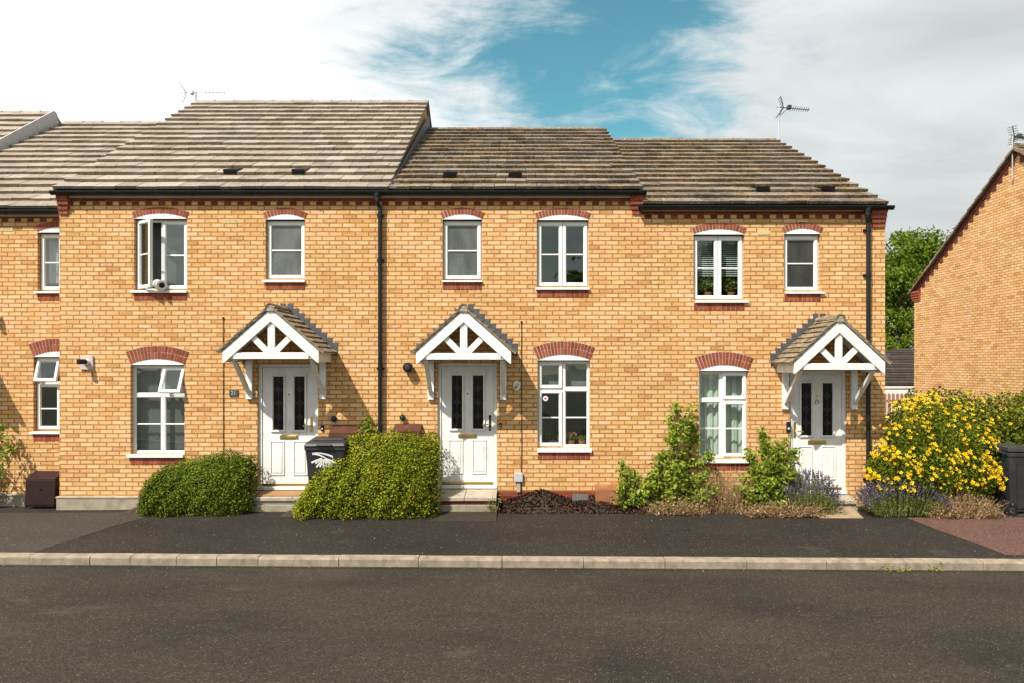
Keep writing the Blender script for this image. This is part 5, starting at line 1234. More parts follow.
# ------------------------------------------------------------------ shrubs
def clipped_shrub(name, label, outline, yb, depth, n, leaf, mat, seed, zmin=0.02, group=None, cat='shrub', lean=0.5):
    """outline: (x, top z) pairs from left to right; front face bulges forward by depth"""
    rng = np.random.default_rng(seed); xs = np.array([p[0] for p in outline]); zs = np.array([p[1] for p in outline])
    x0, x1 = xs[0], xs[-1]; g0 = gz((x0 + x1) / 2, yb - depth)
    t = thing(name, ((x0 + x1) / 2, yb - depth / 2, g0), label, cat, group)
    def H(x): return np.interp(x, xs, zs)
    def lump(x, q): return 1 + 0.05 * np.sin(x * 9.1 + q * 5.0) + 0.035 * np.sin(x * 17.3 - q * 11.0 + 1.3)
    def front(x, q):     # q = 0 ground .. 1 top
        e = np.clip(np.minimum(x - x0, x1 - x) / (0.16 * (x1 - x0)), 0, 1); e = np.sqrt(1 - (1 - e) ** 2)
        return depth * (0.5 + 0.5 * e) * np.sqrt(np.clip(1 - (q ** 3.2) * (1 - lean * 0.2), 0.0, 1)) * lump(x, q)
    # surface samples
    m_ = int(n * 0.74); x = rng.uniform(x0, x1, m_); q = rng.uniform(0, 1, m_) ** 0.85
    s = rng.uniform(0.0, 1.0, m_); inset = rng.exponential(0.020, m_) + 0.036 * (0.5 + 0.5 * np.sin(x * 31 + q * 9) * np.sin(q * 26 + x * 7 + 1.7))
    y = yb - np.maximum(0, front(x, q) - inset) * np.where(s < 0.62, 1.0, np.sqrt(rng.uniform(0, 1, m_)))
    z = g0 + zmin + (H(x) - zmin) * q
    P1 = np.c_[x, y, z]
    # top and back fill
    k = n - m_; x = rng.uniform(x0, x1, k); d = rng.uniform(0, 1, k); fr = front(x, np.full(k, 0.0))
    yy = yb - fr * d; q = np.sqrt(np.clip(1 - d ** 2.2, 0, 1)); z = g0 + H(x) * np.maximum(q * lump(x, d), 0.05) - rng.exponential(0.02, k) - 0.035 * (0.5 + 0.5 * np.sin(x * 29 + d * 14) * np.sin(d * 19 + x * 6))
    P2 = np.c_[x, yy, z]; Pp = np.r_[P1, P2]
    Pp += rng.normal(0, 0.012, Pp.shape)
    out = Pp - np.array([(x0 + x1) / 2, yb - depth * 0.2, g0 + zs.max() * 0.35]); out /= np.linalg.norm(out, axis=1)[:, None]
    nr = out * 0.8 + np.array([0, -0.15, 0.25]) + rand_unit(len(Pp)) * 0.75; nr /= np.linalg.norm(nr, axis=1)[:, None]
    v = leaf_arrays(Pp, nr, rng.uniform(0.7, 1.3, len(Pp)) * leaf, 0.62, 0.2)
    # stray shoots
    ns = int(n * 0.005); x = rng.uniform(x0 + 0.05, x1 - 0.05, ns); d = rng.uniform(0.0, 0.9, ns)
    bp = np.c_[x, yb - front(x, np.zeros(ns)) * d, g0 + H(x) * np.sqrt(np.clip(1 - d ** 2.2, 0, 1))]
    sv = []
    for b_ in bp:
        dr = np.array([rng.normal(0, 0.4), rng.normal(-0.2, 0.3), 1.0]); L = rng.uniform(0.02, 0.06)
        c = b_ + dr * np.linspace(0.2, 1, 5)[:, None] * L; sv.append(leaf_arrays(c, rand_unit(5), leaf * 0.9, 0.55))
    v = np.r_[v, np.concatenate(sv)]
    quads_mesh('foliage', v, mat, t)
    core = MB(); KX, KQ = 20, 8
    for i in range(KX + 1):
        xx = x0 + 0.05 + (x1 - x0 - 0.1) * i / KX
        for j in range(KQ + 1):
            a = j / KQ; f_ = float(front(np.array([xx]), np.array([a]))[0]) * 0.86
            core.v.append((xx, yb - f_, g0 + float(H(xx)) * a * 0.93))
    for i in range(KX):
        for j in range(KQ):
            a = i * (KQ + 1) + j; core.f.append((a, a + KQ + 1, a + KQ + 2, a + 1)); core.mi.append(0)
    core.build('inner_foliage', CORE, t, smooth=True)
    st = MB()
    for k in range(5):
        xx = x0 + (x1 - x0) * (0.3 + 0.1 * k); st.tube([(xx, yb - depth * 0.3, g0 - 0.05), (xx + 0.05 * (k - 2), yb - depth * 0.4, g0 + 0.4 * float(H(xx)))], [0.016, 0.008], 6)
    st.build('stems', STEM, t)
    return t
def oz(pts, y): return [(X(a, y), Z(b, y)) for a, b in pts]
clipped_shrub('clipped_shrub', 'dark green clipped shrub under the lower left window', oz([(141, 500), (146, 481), (157, 471), (185, 463), (212, 457), (236, 456), (250, 460), (255, 478), (256, 500)], -0.38), -0.06, 0.66, 13000, 0.031, BOX_LEAF_DK, 21, group='clipped shrubs in front of the houses')
clipped_shrub('clipped_shrub', 'large yellow green rounded shrub in front of the downpipe', oz([(297, 508), (305, 492), (319, 469), (333, 450), (352, 438), (374, 437), (405, 437), (432, 439), (439, 444), (443, 470), (442, 500)], -0.45), -0.10, 0.86, 21000, 0.031, BOX_LEAF, 22, group='clipped shrubs in front of the houses')

def stem_shrub(name, label, stems, nleaf, leaf, mat, seed, group=None, spread=0.12, cat='shrub'):
    """stems: list of (base, tip, width): leafy shoots that fill out downwards"""
    rng = np.random.default_rng(seed); b0 = stems[0][0]; t = thing(name, b0, label, cat, group); sm = MB(); cs = []; tot = sum((Vector(b) - Vector(a)).length * w for a, b, w in stems)
    for a, b, w in stems:
        a, b = np.array(a), np.array(b); ln = np.linalg.norm(b - a); bow = rng.normal(0, 0.05, 3); bow[2] = 0
        pts = [a + (b - a) * s + bow * math.sin(s * 3.14) * ln for s in np.linspace(0, 1, 7)]
        sm.tube(pts, list(np.linspace(0.011, 0.003, 7)), 5)
        k = int(nleaf * ln * w / tot); ncl = max(3, k // 9)
        for _ in range(ncl):
            s = rng.uniform(0.06, 1.0); c = a + (b - a) * s + bow * math.sin(s * 3.14) * ln; wd = w * (1.15 - 0.9 * s) * rng.uniform(0.3, 1.0)
            an = rng.uniform(0, 6.28); dr = np.array([math.cos(an), math.sin(an) * 0.8, rng.uniform(-0.1, 0.5)]); tip = c + dr * wd
            if wd > 0.08: sm.tube([c, (c + tip) / 2 + np.array([0, 0, 0.01]), tip], [0.004, 0.003, 0.002], 4)
            for _ in range(9): cs.append(tip + rng.normal(0, 0.034, 3) - dr * wd * rng.uniform(0, 0.5))
    cs = np.array(cs); nr = rand_unit(len(cs)) * 0.8 + np.array([0.0, -0.35, 0.6]); nr /= np.linalg.norm(nr, axis=1)[:, None]
    quads_mesh('foliage', leaf_arrays(cs, nr, rng.uniform(0.7, 1.3, len(cs)) * leaf, 0.5, 0.2), mat, t); sm.build('stems', STEM, t)
    return t
def gp(px, py, y): return (X(px, y), y, Z(py, y))
def gb(px, y): return (X(px, y), y, gz(X(px, y), y) + 0.02)
GS = 'leafy shrubs in the bed of the right house'
y_ = -0.28
stem_shrub('leafy_shrub', 'tallest light green shrub climbing left of the lower right window', [(gb(678, y_), gp(676, 403, -0.12), 0.34), (gb(676, y_), gp(694, 404, -0.12), 0.26), (gb(682, y_), gp(690, 420, -0.14), 0.4), (gb(672, y_), gp(662, 452, -0.2), 0.40), (gb(690, y_), gp(710, 456, -0.25), 0.40), (gb(686, -0.35), gp(704, 474, -0.45), 0.36), (gb(668, -0.35), gp(652, 474, -0.42), 0.36), (gb(680, -0.4), gp(682, 462, -0.45), 0.40), (gb(692, -0.45), gp(714, 486, -0.5), 0.30), (gb(664, -0.42), gp(648, 486, -0.5), 0.34)], 3900, 0.072, SHRUB_LEAF, 31, GS)
stem_shrub('leafy_shrub', 'small upright bush at the right end of the mulch bed', [(gb(630, y_), gp(622, 462, -0.2), 0.2), (gb(634, y_), gp(634, 472, -0.25), 0.22), (gb(640, y_), gp(648, 478, -0.3), 0.26), (gb(628, -0.32), gp(622, 484, -0.36), 0.2), (gb(645, -0.32), gp(655, 484, -0.4), 0.24)], 1500, 0.062, SHRUB_LEAF, 32, GS)
stem_shrub('leafy_shrub', 'light green bush between the lower right window and number 17 door', [(gb(770, y_), gp(762, 430, -0.15), 0.22), (gb(766, y_), gp(748, 450, -0.2), 0.3), (gb(775, y_), gp(784, 440, -0.2), 0.34), (gb(772, y_), gp(795, 452, -0.25), 0.34), (gb(765, -0.35), gp(745, 478, -0.4), 0.3), (gb(768, -0.35), gp(768, 462, -0.45), 0.4), (gb(780, -0.35), gp(792, 474, -0.45), 0.38), (gb(764, -0.4), gp(742, 488, -0.5), 0.34), (gb(772, -0.45), gp(772, 480, -0.55), 0.42), (gb(770, y_), gp(778, 447, -0.2), 0.36)], 4000, 0.072, SHRUB_LEAF, 33, GS)
stem_shrub('leafy_shrub', 'sprig of ivy-like leaves on the wall beside the downpipe', [(gp(362, 440, -0.12), gp(374, 411, -0.05), 0.12), (gp(366, 440, -0.12), gp(366, 424, -0.08), 0.16), (gp(370, 440, -0.15), gp(378, 424, -0.1), 0.12)], 150, 0.075, SHRUB_LEAF, 34)
stem_shrub('leafy_shrub', 'bright green bush at the left edge against the set-back house', [(gb(-26, 0.05), gp(2, 426, 0.1), 0.16), (gb(-28, 0.05), gp(9, 438, 0.08), 0.14), (gb(-26, 0.05), gp(10, 448, 0.05), 0.18), (gb(-36, 0.05), gp(-14, 430, 0.1), 0.3), (gb(-30, 0.0), gp(4, 462, 0.0), 0.16), (gb(-30, 0.0), gp(2, 474, 0.0), 0.12)], 1000, 0.075, SHRUB_LEAF, 35)
stem_shrub('leafy_shrub', 'little weed sprouting between the middle step and the mulch', [(gb(494, -0.52), gp(493, 494, -0.53), 0.10), (gb(496, -0.52), gp(499, 499, -0.54), 0.10), (gb(492, -0.53), gp(487, 502, -0.55), 0.08)], 110, 0.035, LAV_LEAF, 36, cat='weed')
# low weeds at the foot of the big shrub's left side
stem_shrub('leafy_shrub', 'low trailing sprigs at the left foot of the large rounded shrub', [(gb(303, -0.62), gp(297, 502, -0.6), 0.10), (gb(308, -0.7), gp(306, 508, -0.72), 0.10), (gb(318, -0.72), gp(316, 506, -0.74), 0.1)], 220, 0.04, SHRUB_LEAF, 37, cat='weed')

def lavender(name, label, px0, px1, y0, y1, htop, n, seed, purple=0.8, group='lavender clumps by number 17'):
    rng = np.random.default_rng(seed); xa, xb = X(px0, (y0 + y1) / 2), X(px1, (y0 + y1) / 2); cx = (xa + xb) / 2; cy = (y0 + y1) / 2; g0 = gz(cx, cy) + 0.02
    t = thing(name, (cx, cy, g0), label, 'lavender', group)
    ox = rng.uniform(-1, 1, n); oy = rng.uniform(-1, 1, n); hb = np.clip(1 - 0.45 * ox ** 2 - 0.25 * oy ** 2, 0.25, 1)
    b = np.c_[cx + ox * (xb - xa) * 0.32, cy + oy * (y1 - y0) * 0.3, np.full(n, g0)]
    tip = np.c_[cx + ox * (xb - xa) * 0.5 + rng.normal(0, 0.03, n), cy + oy * (y1 - y0) * 0.5 + rng.normal(0, 0.03, n), g0 + htop * hb * rng.uniform(0.62, 1.05, n)]
    quads_mesh('stems', blades(b, tip, 0.0028), LAV_LEAF, t)
    m_ = int(n * purple); d = (tip - b)[:m_]; d /= np.linalg.norm(d, axis=1)[:, None]; L = []
    for k in range(6): L.append(leaf_arrays(tip[:m_] - d * 0.012 * k + rng.normal(0, 0.003, (m_, 3)), rand_unit(m_), 0.026 * (0.75 + 0.08 * k), 0.75, 0.2))
    quads_mesh('flower_spikes', np.concatenate(L), LAV_FLOWER, t)
    k = int(n * 4.5); s = rng.uniform(0.05, 0.72, k); i = rng.integers(0, n, k); c = b[i] + (tip - b)[i] * s[:, None] + rng.normal(0, 0.02, (k, 3)); dd_ = (tip - b)[i]; dd_ /= np.linalg.norm(dd_, axis=1)[:, None]
    quads_mesh('foliage', leaf_arrays(c, rand_unit(k), rng.uniform(0.03, 0.06, k), 0.18, 0.1, tipdir=dd_ + rng.normal(0, 0.45, (k, 3))), LAV_LEAF, t)
    return t
lavender('lavender', 'purple lavender clump left of the path to number 17', 782, 838, -0.78, -0.22, 0.68, 560, 41, 0.9)
lavender('lavender', 'wide green lavender clump with purple spikes right of the path to number 17', 858, 945, -0.88, -0.28, 0.62, 900, 42, 0.8)

def dry_clump(label, px0, px1, y0, y1, htop, n, seed):
    rng = np.random.default_rng(seed); ya = (y0 + y1) / 2; xa, xb = X(px0, ya), X(px1, ya); cx, cy = (xa + xb) / 2, ya; g0 = gz(cx, cy) + 0.01
    t = thing('dry_plant', (cx, cy, g0), label, 'dry plant', 'dead dry plants in the front beds')
    ox, oy = rng.uniform(-1, 1, n), rng.uniform(-1, 1, n); b = np.c_[cx + ox * (xb - xa) * 0.42, cy + oy * (y1 - y0) * 0.4, np.full(n, g0)]
    tip = b + np.c_[rng.normal(0, 0.10, n), rng.normal(-0.02, 0.08, n), htop * np.clip(1 - 0.4 * ox ** 2, 0.3, 1) * rng.uniform(0.25, 1.0, n)]
    mid = (b + tip) / 2 + rng.normal(0, 0.03, (n, 3))
    quads_mesh('stalks', np.r_[blades(b, mid, 0.003), blades(mid, tip, 0.0026)], DRY, t)
    k = n * 5; i = rng.integers(0, n, k); c = b[i] + (tip - b)[i] * rng.uniform(0.05, 1, k)[:, None] + rng.normal(0, 0.025, (k, 3))
    quads_mesh('dead_leaves', leaf_arrays(c, rand_unit(k), rng.uniform(0.015, 0.05, k), 0.35, 0.3), DRY, t)
dry_clump('brown dried plant below the lower right window between two green bushes', 694, 750, -0.60, -0.15, 0.72, 640, 51)
dry_clump('low tan dried tuft at the foot of the tallest light green shrub', 648, 706, -0.66, -0.35, 0.30, 420, 52)
dry_clump('tan dried tuft at the kerb side of the left lavender', 740, 826, -0.78, -0.5, 0.26, 620, 53)
dry_clump('sprawling tan dried plant below the yellow bush beside the charcoal bin', 918, 1000, -0.86, -0.45, 0.42, 800, 54)
dry_clump('brown twiggy dried plant behind the orange brown box', 640, 668, -0.14, -0.04, 0.62, 130, 55)

# yellow flowering bush
def blob_points(rng, n, cen, rad, pw=0.35):
    u = rand_unit(n); r_ = rng.uniform(0, 1, n) ** pw; lump = 1 + 0.12 * np.sin(u[:, 0] * 7 + 1) * np.sin(u[:, 2] * 6) + 0.08 * np.sin(u[:, 0] * 13 + u[:, 2] * 11)
    return np.array(cen) + u * (r_ * lump)[:, None] * np.array(rad), u
def bloom_mesh():
    m = MB(); r_ = 0.040
    for k in range(5):
        a = 2 * math.pi * k / 5; w = 0.62
        p = lambda an, rad, z: (math.cos(an) * rad, math.sin(an) * rad, z)
        m.face([p(a, 0.004, 0), p(a - w * 0.62, r_ * 0.72, 0.012), p(a, r_, 0.018), p(a + w * 0.62, r_ * 0.72, 0.012)])
    for k in range(6):
        a = 2 * math.pi * k / 6; m.face([(0, 0, 0.002), (math.cos(a) * 0.010, math.sin(a) * 0.010, 0.020), (math.cos(a + 0.5) * 0.012, math.sin(a + 0.5) * 0.012, 0.019)], 1)
    o = m.build('flower', [HYP_FLOWER, simple('stamens', (0.55, 0.25, 0.02), 0.7)]); return o
rng = np.random.default_rng(61)
hyc = [((X(908, -0.4), -0.36, 0.98), (0.42, 0.42, 0.70)), ((X(938, -0.35), -0.32, 1.02), (0.44, 0.46, 0.80)), ((X(960, -0.35), -0.26, 1.06), (0.38, 0.44, 0.68)), ((X(979, -0.3), -0.14, 0.88), (0.34, 0.42, 0.58)),
       ((X(884, -0.2), -0.32, 0.74), (0.27, 0.28, 0.36)), ((X(874, -0.2), -0.30, 0.66), (0.17, 0.20, 0.24)), ((X(902, -0.5), -0.52, 0.62), (0.40, 0.34, 0.42)), ((X(930, -0.5), -0.54, 0.70), (0.42, 0.36, 0.46)), ((X(960, -0.4), -0.46, 0.68), (0.42, 0.36, 0.42)), ((X(980, -0.3), -0.30, 0.62), (0.30, 0.32, 0.38)), ((X(905, 0.25), 0.20, 1.22), (0.40, 0.4, 0.54)), ((X(925, 0.0), 0.05, 1.30), (0.36, 0.4, 0.54))]
hy = thing('flowering_bush', (X(930, -0.3), -0.3, 0.05), 'big bush covered in yellow flowers at the right corner of the terrace', 'bush')
L = []; fl = []; fn = []
for c, r_ in hyc:
    p, u = blob_points(rng, 2200, c, r_); k = p[:, 2] > 0.06; p, u = p[k], u[k]
    nr = u * 0.5 + rand_unit(len(u)) * 0.8; nr /= np.linalg.norm(nr, axis=1)[:, None]
    L.append(leaf_arrays(p, nr, rng.uniform(0.035, 0.065, len(p)), 0.42, 0.15))
    q, u = blob_points(rng, 400, c, np.array(r_) * 1.02, 0.02); k = (u[:, 1] < 0.25) & (q[:, 2] > 0.35) & (u[:, 2] > -0.45)
    fl.append(q[k]); fn.append(u[k])
quads_mesh('foliage', np.concatenate(L), HYP_LEAF, hy)
fl, fn = np.concatenate(fl), np.concatenate(fn)
# keep blooms that are on the outside of all lobes
keep = []
for i, p in enumerate(fl):
    if any(np.sum(((p - np.array(c)) / (np.array(r_) * 0.84)) ** 2) < 1 for c, r_ in hyc): continue
    if p[0] < X3R + 0.03 and p[1] > -0.03: continue
    if math.sin(p[0] * 8.3 + p[2] * 3.1) * math.sin(p[2] * 9.7 - p[0] * 2.2) < -0.45: continue
    keep.append(i)
fl, fn = fl[keep], fn[keep]
order = np.argsort(fl[:, 1]); fl, fn = fl[order], fn[order]
proto = bloom_mesh(); adopt(proto, hy); rest_v, rest_f, rest_m = [], [], []
pv = [v.co.copy() for v in proto.data.vertices]; pf = [tuple(p.vertices) for p in proto.data.polygons]; pm_ = [p.material_index for p in proto.data.polygons]
for i, (p, u) in enumerate(zip(fl, fn)):
    d = Vector(u) * 0.7 + Vector((random.uniform(-0.4, 0.3), -0.7 + random.uniform(-0.3, 0.3), 0.5 + random.uniform(-0.3, 0.3))); q = d.to_track_quat('Z', 'Y'); s = random.uniform(0.42, 0.88)
    M = Matrix.LocRotScale(Vector(p), q @ Matrix.Rotation(random.uniform(0, 6), 3, 'Z').to_quaternion(), Vector((s, s, s)))
    if i < 100:
        o = proto if i == 0 else proto.copy()
        if i: C.objects.link(o)
        o.parent = hy; o.matrix_parent_inverse = wm(hy).inverted(); o.matrix_basis = M
    else:
        b = len(rest_v); rest_v += [tuple(M @ v) for v in pv]; rest_f += [tuple(b + j for j in f) for f in pf]; rest_m += pm_
if rest_v:
    me = bpy.data.meshes.new('flowers'); me.from_pydata(rest_v, [], rest_f)
    for m in proto.data.materials: me.materials.append(m)
    me.polygons.foreach_set('material_index', rest_m); me.update(); o = bpy.data.objects.new('flowers', me); C.objects.link(o); adopt(o, hy); o['kind'] = 'stuff'
st = MB()
for k in range(14):
    a = X(885 + 7 * k, -0.3); st.tube([(X(915 + 2 * k, -0.2), -0.2, 0.05), (a, -0.3, 0.6), (a + 0.1, -0.35, 1.2)], [0.014, 0.009, 0.004], 5)
st.build('stems', STEM, hy)
# hedge behind
hg = thing('hedge', (9.2, 1.2, 0), 'loose green hedge with a few yellow flowers in front of the detached house', 'hedge'); L = []; fl = []
for k in range(7):
    c = (7.1 + 0.55 * k, 1.0 + 0.12 * (k % 3), 0.92); r_ = (0.62, 0.55, 0.96 + 0.06 * math.sin(k * 2.1))
    p, u = blob_points(rng, 5200, c, r_, 0.35); nr = u * 0.5 + rand_unit(len(u)) * 0.8; nr /= np.linalg.norm(nr, axis=1)[:, None]; kk = p[:, 2] > 0.02
    L.append(leaf_arrays(p[kk], nr[kk], rng.uniform(0.05, 0.09, kk.sum()), 0.5, 0.15))
    q, u = blob_points(rng, 110, c, np.array(r_) * 1.0, 0.02); kk = (u[:, 1] < 0) & (q[:, 2] > 0.7); fl.append(q[kk])
quads_mesh('foliage', np.concatenate(L), HYP_LEAF, hg)
fl = np.concatenate(fl); rv, rf_, rm = [], [], []
nb_ = len(fl)
for p in fl[np.random.default_rng(5).permutation(len(fl))[:95]]:
    o = proto.copy(); C.objects.link(o); d = Vector((random.uniform(-0.5, 0.3), -0.8, 0.5)); o.parent = hg; o.matrix_parent_inverse = wm(hg).inverted(); o.matrix_basis = Matrix.LocRotScale(Vector(p), d.to_track_quat('Z', 'Y'), Vector((1, 1, 1)) * random.uniform(0.7, 1.05))
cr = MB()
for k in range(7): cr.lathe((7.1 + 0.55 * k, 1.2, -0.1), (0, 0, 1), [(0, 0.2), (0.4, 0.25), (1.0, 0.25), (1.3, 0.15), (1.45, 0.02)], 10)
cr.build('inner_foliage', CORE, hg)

# ------------------------------------------------------------------ back of the plot: garage, fence, tree
ga = thing('garage', (15, 16, -0.3), 'low garage with dark tiled hipped roof behind the terrace gap', 'garage')
yg = 13.0; xg0, xg1 = 11.9, 18.5; ze_ = Z(384, yg - 0.3)
m = MB(); m.box(xg0 + 0.3, xg1 - 0.3, yg, yg + 5.5, -0.6, ze_ - 0.02); m.build('wall', BR, ga)
m = MB(); hx = 2.75; top = ze_ + 1.30
b_ = [(xg0, yg - 0.3, ze_), (xg1, yg - 0.3, ze_), (xg1, yg + 5.8, ze_), (xg0, yg + 5.8, ze_)]; r1, r2 = (xg0 + 2.9, yg + 2.75, top), (xg1 - 2.9, yg + 2.75, top)
rows = 14
for r in range(rows):       # stepped tile courses on the front and left hips
    t0, t1 = r / rows, (r + 1) / rows
    L_ = lambda a, b, t: Vector(a).lerp(Vector(b), t)
    for A, B, Cc, D in ((b_[0], b_[1], r2, r1), (b_[3], b_[0], r1, r1), (b_[1], b_[2], r2, r2), (b_[2], b_[3], r1, r2)):
        a0, b0_ = L_(A, D, t0), L_(B, Cc, t0); a1, b1_ = L_(A, D, t1), L_(B, Cc, t1); up = Vector((0, 0, 0.05)); dn = Vector((0, 0, 0.008))
        m.hexa([a0 - up, b0_ - up, b1_ - up, a1 - up, a0 + up, b0_ + up, b1_ + dn, a1 + dn])
m.build('roof', TILE_DK, ga)
m = MB(); m.box(xg0 + 0.05, xg1 - 0.05, yg - 0.26, yg - 0.22, ze_ - 0.12, ze_ - 0.02); m.build('fascia', simple('brown_fascia', (0.11, 0.065, 0.04), 0.7), ga)
yw = 11.6; gt = thing('white_gate', (X(900, yw), yw, -0.3), 'white boarded gate with a slotted top rail below the garage eaves', 'gate')
m = MB(); xd0, xd1 = X(880, yw), X(914.5, yw); m.box(xd0, xd1, yw, yw + 0.04, -0.4, Z(389.8, yw)); m.build('panel', WHITE, gt, 0.01)
m = MB(); m.box(xd0, xd1, yw - 0.02, yw + 0.06, Z(388.6, yw), Z(386.4, yw)); m.build('top_rail', WHITE, gt, 0.006)
m = MB(); m.box(xd1, xd1 + 0.09, yw - 0.03, yw + 0.07, -0.4, Z(386.2, yw)); m.box(xd0 - 0.09, xd0, yw - 0.03, yw + 0.07, -0.4, Z(386.2, yw)); m.build('gate_frame', WHITE, gt, 0.006)
fe = thing('wooden_fence', (12.5, 10.9, -0.3), 'brown picket fence with round topped boards in front of the white gate', 'fence')
yf_ = 10.9; m = MB(); x = 9.0
while x < 12.9:
    hh = Z(393.6, yf_); m.prism([(x, -0.4), (x + 0.09, -0.4), (x + 0.09, hh - 0.03), (x + 0.07, hh), (x + 0.02, hh), (x, hh - 0.03)], yf_, yf_ + 0.02); x += 0.135
m.box(9.0, 12.9, yf_ + 0.021, yf_ + 0.06, hh - 0.28, hh - 0.20); m.box(9.0, 12.9, yf_ + 0.021, yf_ + 0.06, 0.0, 0.08); m.build('pickets', WOOD, fe)
m = MB(); xp = X(917.5, 10.55); m.box(xp - 0.09, xp + 0.09, 10.50, 10.62, -0.4, Z(391, 10.55)); m.build('gate_post', WOOD, fe, 0.01)

def tree(label, x, y, h, r_, n, leaf, seed, clumps=34, group=None):
    rng = np.random.default_rng(seed); t = thing('tree', (x, y, -0.4), label, 'tree', group); tr = MB()
    tr.tube([(x, y, -0.5), (x + 0.1, y, h * 0.25), (x - 0.05, y, h * 0.5), (x + 0.1, y, h * 0.8)], [0.28, 0.22, 0.15, 0.05], 10)
    cs = []
    for k in range(clumps):
        u = rng.normal(size=3); u /= np.linalg.norm(u); u[2] = abs(u[2]) * 1.2 - 0.45; c = np.array([x, y, h * 0.60]) + u * np.array([r_, r_, h * 0.36]) * rng.uniform(0.45, 1.0); cs.append((c, rng.uniform(0.22, 0.40) * r_))
        if k < 14: tr.tube([(x, y, h * rng.uniform(0.25, 0.55)), tuple((np.array([x, y, h * 0.5]) + c) / 2), tuple(c)], [0.10, 0.06, 0.02], 6)
    tr.build('trunk', TRUNK, t); L = []
    for c, rr in cs:
        p, u = blob_points(rng, n // clumps, c, (rr, rr, rr * 0.72), 0.45); nr = u * 0.5 + rand_unit(len(u)) * 0.8 + np.array([0, 0, 0.25]); nr /= np.linalg.norm(nr, axis=1)[:, None]
        L.append(leaf_arrays(p, nr, rng.uniform(0.7, 1.3, len(p)) * leaf, 0.55, 0.2))
    quads_mesh('crown', np.concatenate(L), TREE_LEAF, t); return t
tree('tall leafy green tree behind the gap between terrace and detached house', X(902, 24), 24, Z(231, 24) + 1.35, 3.2, 22000, 0.20, 71, 60)
tree('lower bushy green tree filling the gap above the garage roof', X(903, 21), 21.5, 5.6, 2.6, 11000, 0.17, 72, 36)

n_ = 420; rx = RNG.uniform(-8.5, 8.5, n_); ry = -2.7 + RNG.uniform(0, 1, n_) ** 1.3 * 2.2
lc = np.array([[a_, b_, gz(a_, b_) + 0.006] for a_, b_ in zip(rx, ry)]); gut = RNG.uniform(0, 1, n_) < 0.35
lc[gut, 1] = RNG.uniform(-2.98, -2.86, gut.sum()); lc[gut, 2] = [kerbz(a_, 0) - 0.093 for a_ in lc[gut, 0]]
nr = rand_unit(n_) * 0.35 + np.array([0, 0, 1.0]); nr /= np.linalg.norm(nr, axis=1)[:, None]
o = quads_mesh('leaf_litter', leaf_arrays(lc, nr, RNG.uniform(0.010, 0.028, n_), 0.5, 0.3), DRY); tag(o, 'scattered dry leaf bits on the pavement and along the kerb', 'litter', kind='stuff')
for px_, k in ((884, 1), (906, 2), (935, 3)):
    p = Vector((X(px_, -2.88), -2.875, kerbz(7, 0) - 0.10)); stem_shrub('kerb_weed', ('tiny weed in the road gutter below the path to number 17', 'tiny yellow green weed in the gutter left of the kerb joint', 'tiny weed in the gutter nearest the right edge')[k - 1], [(tuple(p), (p.x + 0.05, p.y - 0.02, p.z + 0.035), 0.07), (tuple(p), (p.x - 0.07, p.y - 0.01, p.z + 0.03), 0.07)], 40, 0.028, SHRUB_LEAF, 80 + k, 'weeds in the road gutter', cat='weed')
for k, (tx, ty, h_, lab) in enumerate(((-13.0, -31.0, 11.0, 'first and leftmost'), (-4.0, -33.0, 13.0, 'tallest'), (5.5, -31.5, 10.5, 'lowest'), (14.0, -32.5, 12.0, 'last and rightmost'))):  # unseen trees, added to give the window panes uneven reflections
    tree('added unseen tree across the road for window reflections, %s of its row' % lab, tx, ty, h_, 3.2, 4500, 0.42, 90 + k, 40, 'unseen trees added for window reflections')

# ------------------------------------------------------------------ sky, sun, camera
w = bpy.data.worlds.new('World'); bpy.context.scene.world = w; w.use_nodes = True
n = N(w.node_tree); nt = w.node_tree; bg = nt.nodes['Background']
sky = n.new('ShaderNodeTexSky', sky_type='NISHITA'); sky.sun_disc = False
el = math.asin(-SUN.z); sky.sun_elevation = el; sky.sun_rotation = math.atan2(-SUN.x, -SUN.y) % (2 * math.pi)
sky.air_density = 1.0; sky.dust_density = 0.6; sky.ozone_density = 1.5
tc = n.new('ShaderNodeTexCoord').outputs['Generated']
sp = n.new('ShaderNodeSeparateXYZ'); n.put(sp.inputs[0], tc)
dome = n.m('ADD', n.m('MAXIMUM', sp.outputs[2], 0.0), 0.22)
pl_ = n.comb(n.m('DIVIDE', sp.outputs[0], dome), n.m('DIVIDE', sp.outputs[1], dome), 0.3)
c1 = n.noise(n.vscale(pl_, (1.0, 1.35, 1)), 1.5, 9, 0.60, 0.35)
c2 = n.noise(n.vscale(pl_, (1.0, 1.5, 1)), 3.4, 10, 0.68, 0.5)
def toward(px, py, lo, hi):
    d = Vector(((px - CX) / F, 1.0, (HY - py) / F)).normalized(); v = n.new('ShaderNodeVectorMath', operation='DOT_PRODUCT'); n.put(v.inputs[0], tc); v.inputs[1].default_value = d
    return n.maprange(v.outputs['Value'], math.cos(R(lo)), math.cos(R(hi)))
gapA = n.m('MAXIMUM', n.m('MULTIPLY', toward(612, 55, 13.0, 0.5), 1.0), n.m('MULTIPLY', toward(665, 110, 7, 0.5), 0.85))
gapB = n.m('MULTIPLY', toward(420, 30, 14, 2), 0.30)
gap = n.m('MAXIMUM', gapA, gapB)
cover = n.m('SUBTRACT', n.m('ADD', n.m('ADD', n.m('MULTIPLY', c1, 0.85), n.m('MULTIPLY', c2, 1.5)), -0.43), n.m('MULTIPLY', gap, 0.42))
leftb = n.maprange(sp.outputs[0], -0.36, 0.06, 1.0, 0.0)
cover = n.m('ADD', cover, n.m('MULTIPLY', leftb, 0.17))
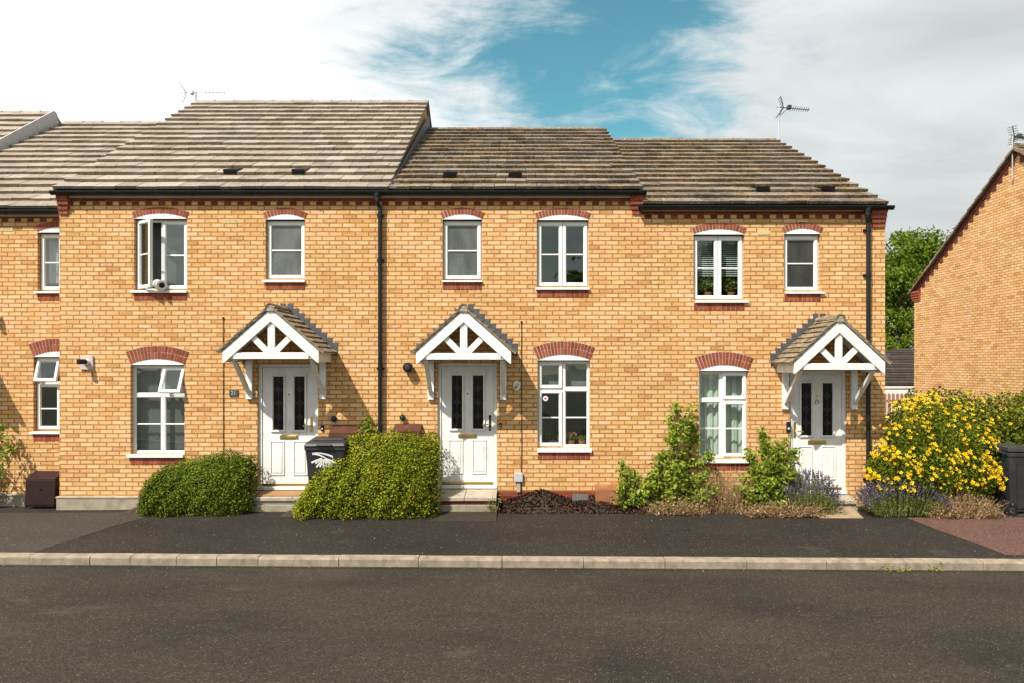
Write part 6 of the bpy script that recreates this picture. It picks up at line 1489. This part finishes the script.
cover = n.m('ADD', cover, n.m('MULTIPLY', n.maprange(sp.outputs[0], 0.22, 0.42), 0.22))
ahead = n.maprange(sp.outputs[1], -0.15, 0.45)
cover = n.m('SUBTRACT', cover, n.m('MULTIPLY', n.m('SUBTRACT', 1.0, ahead), 0.20))
cloud = n.maprange(cover, 0.24, 0.84)
left = n.maprange(sp.outputs[0], -0.62, 0.05, 1.0, 0.0)
right = n.maprange(sp.outputs[0], 0.05, 0.6, 0.0, 1.0)
shade = n.maprange(n.noise(n.vscale(pl_, (0.8, 1.7, 1)), 1.3, 6, 0.55, 0.5), 0.32, 0.68, 0.74, 1.08, False)
ccol = n.mix(left, n.mix(right, col4((0.66, 0.70, 0.71)), col4((0.50, 0.522, 0.522))), col4((1.05, 1.05, 1.04)))
ccol = n.mix(1.0, ccol, n.comb(shade, shade, shade), 'MULTIPLY')
skyc = n.mix(1.0, sky.outputs[0], n.mix(ahead, col4((0.120, 0.118, 0.080)), col4((0.066, 0.122, 0.094))), 'MULTIPLY')
skyc = n.mix(n.m('MULTIPLY', n.m('SUBTRACT', 1.0, ahead), 0.24), skyc, col4((0.46, 0.43, 0.38)))
n.put(bg.inputs['Color'], n.mix(cloud, skyc, ccol)); bg.inputs['Strength'].default_value = 1.0

sun = bpy.data.lights.new('sun', 'SUN'); sun.energy = 5.0; sun.angle = R(0.53); sun.color = (1.0, 0.94, 0.84)
so = bpy.data.objects.new('sun', sun); C.objects.link(so); so.rotation_euler = SUN.to_track_quat('-Z', 'Y').to_euler(); so.location = (-10, -12, 20)

cam = bpy.data.cameras.new('camera'); co = bpy.data.objects.new('camera', cam); C.objects.link(co)
co.location = (0, -DIST, HE); co.rotation_euler = (R(90), 0, 0); cam.sensor_width = 36; cam.lens = F / 1024 * 36
cam.shift_x = -(CX - 512) / 1024; cam.shift_y = (HY - 341.5) / 1024; cam.clip_end = 2000; cam.clip_start = 0.05
S = bpy.context.scene; S.camera = co
S.view_settings.view_transform = 'Standard'; S.view_settings.look = 'None'; S.view_settings.exposure = 0.58; S.view_settings.gamma = 1.0; S.view_settings.use_curve_mapping = False
S.cycles.max_bounces = 6; S.cycles.transparent_max_bounces = 12; S.cycles.use_denoising = True
